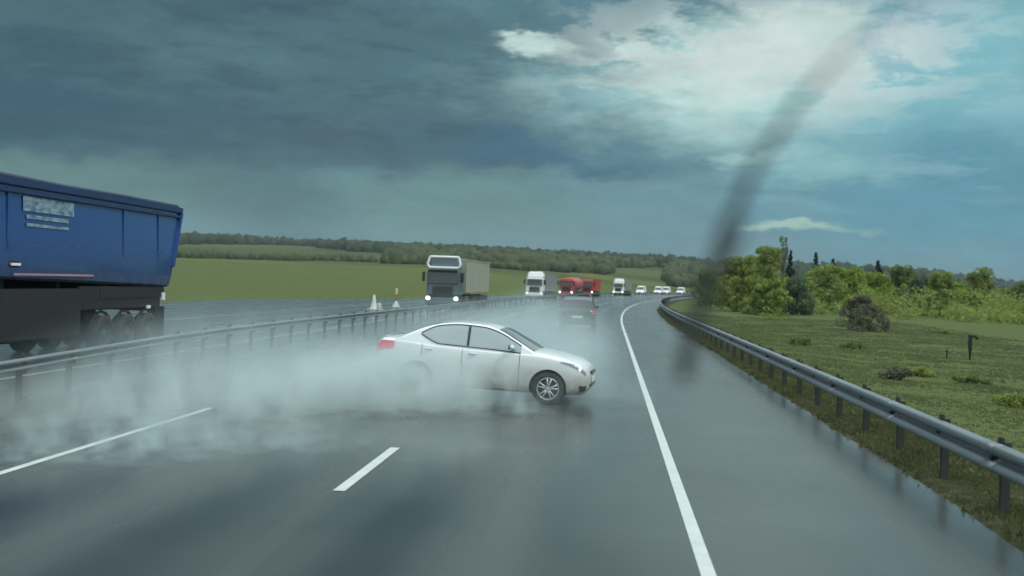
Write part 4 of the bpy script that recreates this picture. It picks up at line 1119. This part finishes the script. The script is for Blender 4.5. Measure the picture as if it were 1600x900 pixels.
# construction cones on the opposite carriageway
p = ground_hit(584, 484)
root = empty('traffic_cone', (p.x, p.y, 0)); tag(root, 'white cone shaped marker left of the thin pole, beyond the median rail', 'cone')
bm = bmesh.new(); lathe(bm, [(.30, .05), (.26, .10), (.13, .62), (.07, 1.02), (.001, 1.05)], 'Z', 16); bmobj('cone', bm, M['cone'], root, smooth=True)
bm = bmesh.new(); bx(bm, (.10, 0, .03), (1.1, .62, .07), .02); bx(bm, (.38, 0, .28), (.34, .3, .46), .10, seg=3); bmobj('base', bm, M['cone'], root)
p = ground_hit(619, 480)
root = empty('marker_pole', (p.x, p.y, 0)); tag(root, 'thin marker pole with a pale top, right of the white cone', 'marker pole')
bm = bmesh.new(); tube(bm, [(0, 0, 0), (0, 0, 1.0)], .05, 8); bmobj('pole', bm, M['cone_red'], root)
bm = bmesh.new(); bx(bm, (0, 0, 1.22), (.18, .09, .50), .03); bmobj('reflector', bm, M['pale_yellow'], root)
bm = bmesh.new(); lathe(bm, [(.34, 0.02), (.30, .10), (.10, .42), (.06, .5)], 'Z', 14); bmobj('base', bm, M['cone'], root, smooth=True)

# ------------------------------------------------------------------ windscreen wiper of the vehicle that carries the camera
wp = empty('wiper', pix(1112, 420, .57)); tag(wp, 'black wiper blade sweeping the windscreen, large and out of focus', 'wiper')
wi = Matrix.Translation(-wp.location)
def wpt(x, y, d): return wi @ pix(x, y, d)
bpts = [(1066, 592, .92), (1080, 530, .91), (1102, 455, .895), (1134, 360, .88), (1182, 258, .86), (1246, 160, .84), (1322, 78, .82), (1390, 35, .81), (1480, -20, .80)]
bm = bmesh.new(); tube(bm, [wpt(*q) for q in bpts], [.0058, .0072, .0074, .0058, .0042, .0030, .0020, .0011, .0006], 8); bmobj('blade', bm, M['wiper'], wp, smooth=True)
bm = bmesh.new(); tube(bm, [wpt(1166, 350, .84), wpt(1142, 395, .86), wpt(1108, 440, .885)], [.0026, .0036, .003], 8); tube(bm, [wpt(1098, 470, .89), wpt(1120, 396, .875)], .0048, 8); bmobj('arm', bm, M['wiper'], wp, smooth=True)

# ------------------------------------------------------------------ spray thrown from the wet road, and the damp air
def spray(name, label, loc, size, rz, dens, scale=1.0, lo=.35, hi=.75, rgb=(.88, .95, .96), seed=0.0, flat=1.0, pw=1.0, st=(1, 1, .75), det=5):
    bm = bmesh.new(); bmesh.ops.create_icosphere(bm, subdivisions=3, radius=1.0)
    for v in bm.verts:
        if v.co.z < -.02: v.co.z *= .02
    mt = bpy.data.materials.new(name + '_vapour'); mt.use_nodes = True; t = mt.node_tree; t.nodes.clear()
    out = t.nodes.new('ShaderNodeOutputMaterial'); pv = t.nodes.new('ShaderNodeVolumePrincipled')
    pv.inputs['Color'].default_value = (*rgb, 1); pv.inputs['Anisotropy'].default_value = .25
    tcn = t.nodes.new('ShaderNodeTexCoord'); ln = t.nodes.new('ShaderNodeVectorMath'); ln.operation = 'LENGTH'; t.links.new(tcn.outputs['Object'], ln.inputs[0])
    mr = t.nodes.new('ShaderNodeMapRange'); mr.interpolation_type = 'SMOOTHSTEP'; mr.inputs[1].default_value = 1.0; mr.inputs[2].default_value = .15
    t.links.new(ln.outputs['Value'], mr.inputs[0])
    g_ = t.nodes.new('ShaderNodeNewGeometry'); mp = t.nodes.new('ShaderNodeMapping'); mp.inputs['Location'].default_value = (seed, seed * 2, 0); mp.inputs['Scale'].default_value = st
    t.links.new(g_.outputs['Position'], mp.inputs[0])
    nn = nz(t, mp.outputs[0], scale, det, lo, hi, .55, .5)
    a = t.nodes.new('ShaderNodeMath'); a.operation = 'MULTIPLY'; t.links.new(mr.outputs[0], a.inputs[0]); t.links.new(nn, a.inputs[1])
    b = t.nodes.new('ShaderNodeMath'); b.operation = 'MULTIPLY'; b.inputs[1].default_value = dens; t.links.new(a.outputs[0], b.inputs[0])
    t.links.new(b.outputs[0], pv.inputs['Density']); t.links.new(pv.outputs[0], out.inputs['Volume'])
    o = bmobj(name, bm, mt); o.location = (loc[0], loc[1], loc[2] + .03); o.scale = (size[0] / 2, size[1] / 2, size[2]); o.rotation_euler = (0, 0, R(rz)); tag(o, label, 'spray', kind='stuff')
    return o
TEAL = (.70, .83, .84); PALE = (.77, .87, .87)
spray('tyre_spray', 'thick white spray torn off the sliding white car along the road', (-3.8, 18.3, 0), (7.0, 3.0, 1.40), 6, 3.8, 1.7, .43, .62, rgb=PALE, seed=1, st=(1, 1, .6))
spray('wheel_spray', 'dense burst of spray hiding the rear wheel of the white car', (-4.1, 19.3, 0), (4.0, 2.4, 1.35), 0, 3.0, 1.8, .28, .62, rgb=PALE, seed=31, st=(1, 1, .6))
spray('trailing_spray', 'drifting trail of spray left of the white car over the lanes', (-6.2, 15.8, 0), (9.4, 4.4, 1.30), 34, 1.3, 1.5, .45, .62, rgb=PALE, seed=4, st=(1, 1, .5))
spray('low_spray', 'low wisps of spray over the near left lane', (-5.9, 12.6, 0), (8.0, 3.0, .60), 30, 1.7, 1.9, .48, .62, rgb=TEAL, seed=8)
spray('rising_mist', 'thin mist rising between the white car and the median rail', (-7.2, 20.8, 0), (9.0, 15.0, 2.0), 0, .38, .8, .30, .70, rgb=TEAL, seed=12, st=(1, .6, .4))
spray('car_spray', 'pale spray cloud ahead of the sedan, behind the dark car', (-2.0, 33.0, 0), (6.2, 28.0, 2.4), 0, .34, .6, .28, .70, rgb=TEAL, seed=15)
spray('nose_spray', 'faint spray curling round the nose of the white car', (-.6, 20.8, 0), (3.8, 3.6, 1.5), 0, .75, 1.3, .32, .68, rgb=TEAL, seed=41)
spray('lane_spray', 'grey mist hanging over the left lane beyond the sedan', (-6.0, 42.0, 0), (8.0, 40.0, 1.9), 0, .14, .4, .25, .70, rgb=TEAL, seed=18)
spray('trailer_spray', 'spray thrown up by the wheels of the blue trailer, coloured dark as underbody shade', (-12.9, 26.0, 0), (2.6, 12.5, 1.4), 0, .6, .7, .28, .70, rgb=(.22, .28, .30), seed=22)  # real wheel spray, its colour darkened to stand in for shade under the trailer
# damp air over the whole valley
bm = bmesh.new(); bx(bm, (0, 0, 20), (3700, 3700, 120)); mt = bpy.data.materials.new('damp_air'); mt.use_nodes = True; t = mt.node_tree; t.nodes.clear()
out = t.nodes.new('ShaderNodeOutputMaterial'); pv = t.nodes.new('ShaderNodeVolumePrincipled'); pv.inputs['Color'].default_value = (.80, .92, .98, 1); pv.inputs['Density'].default_value = .00009
t.links.new(pv.outputs[0], out.inputs['Volume'])
hz = bmobj('haze', bm, mt); tag(hz, 'thin damp haze over the valley', 'haze', kind='stuff')
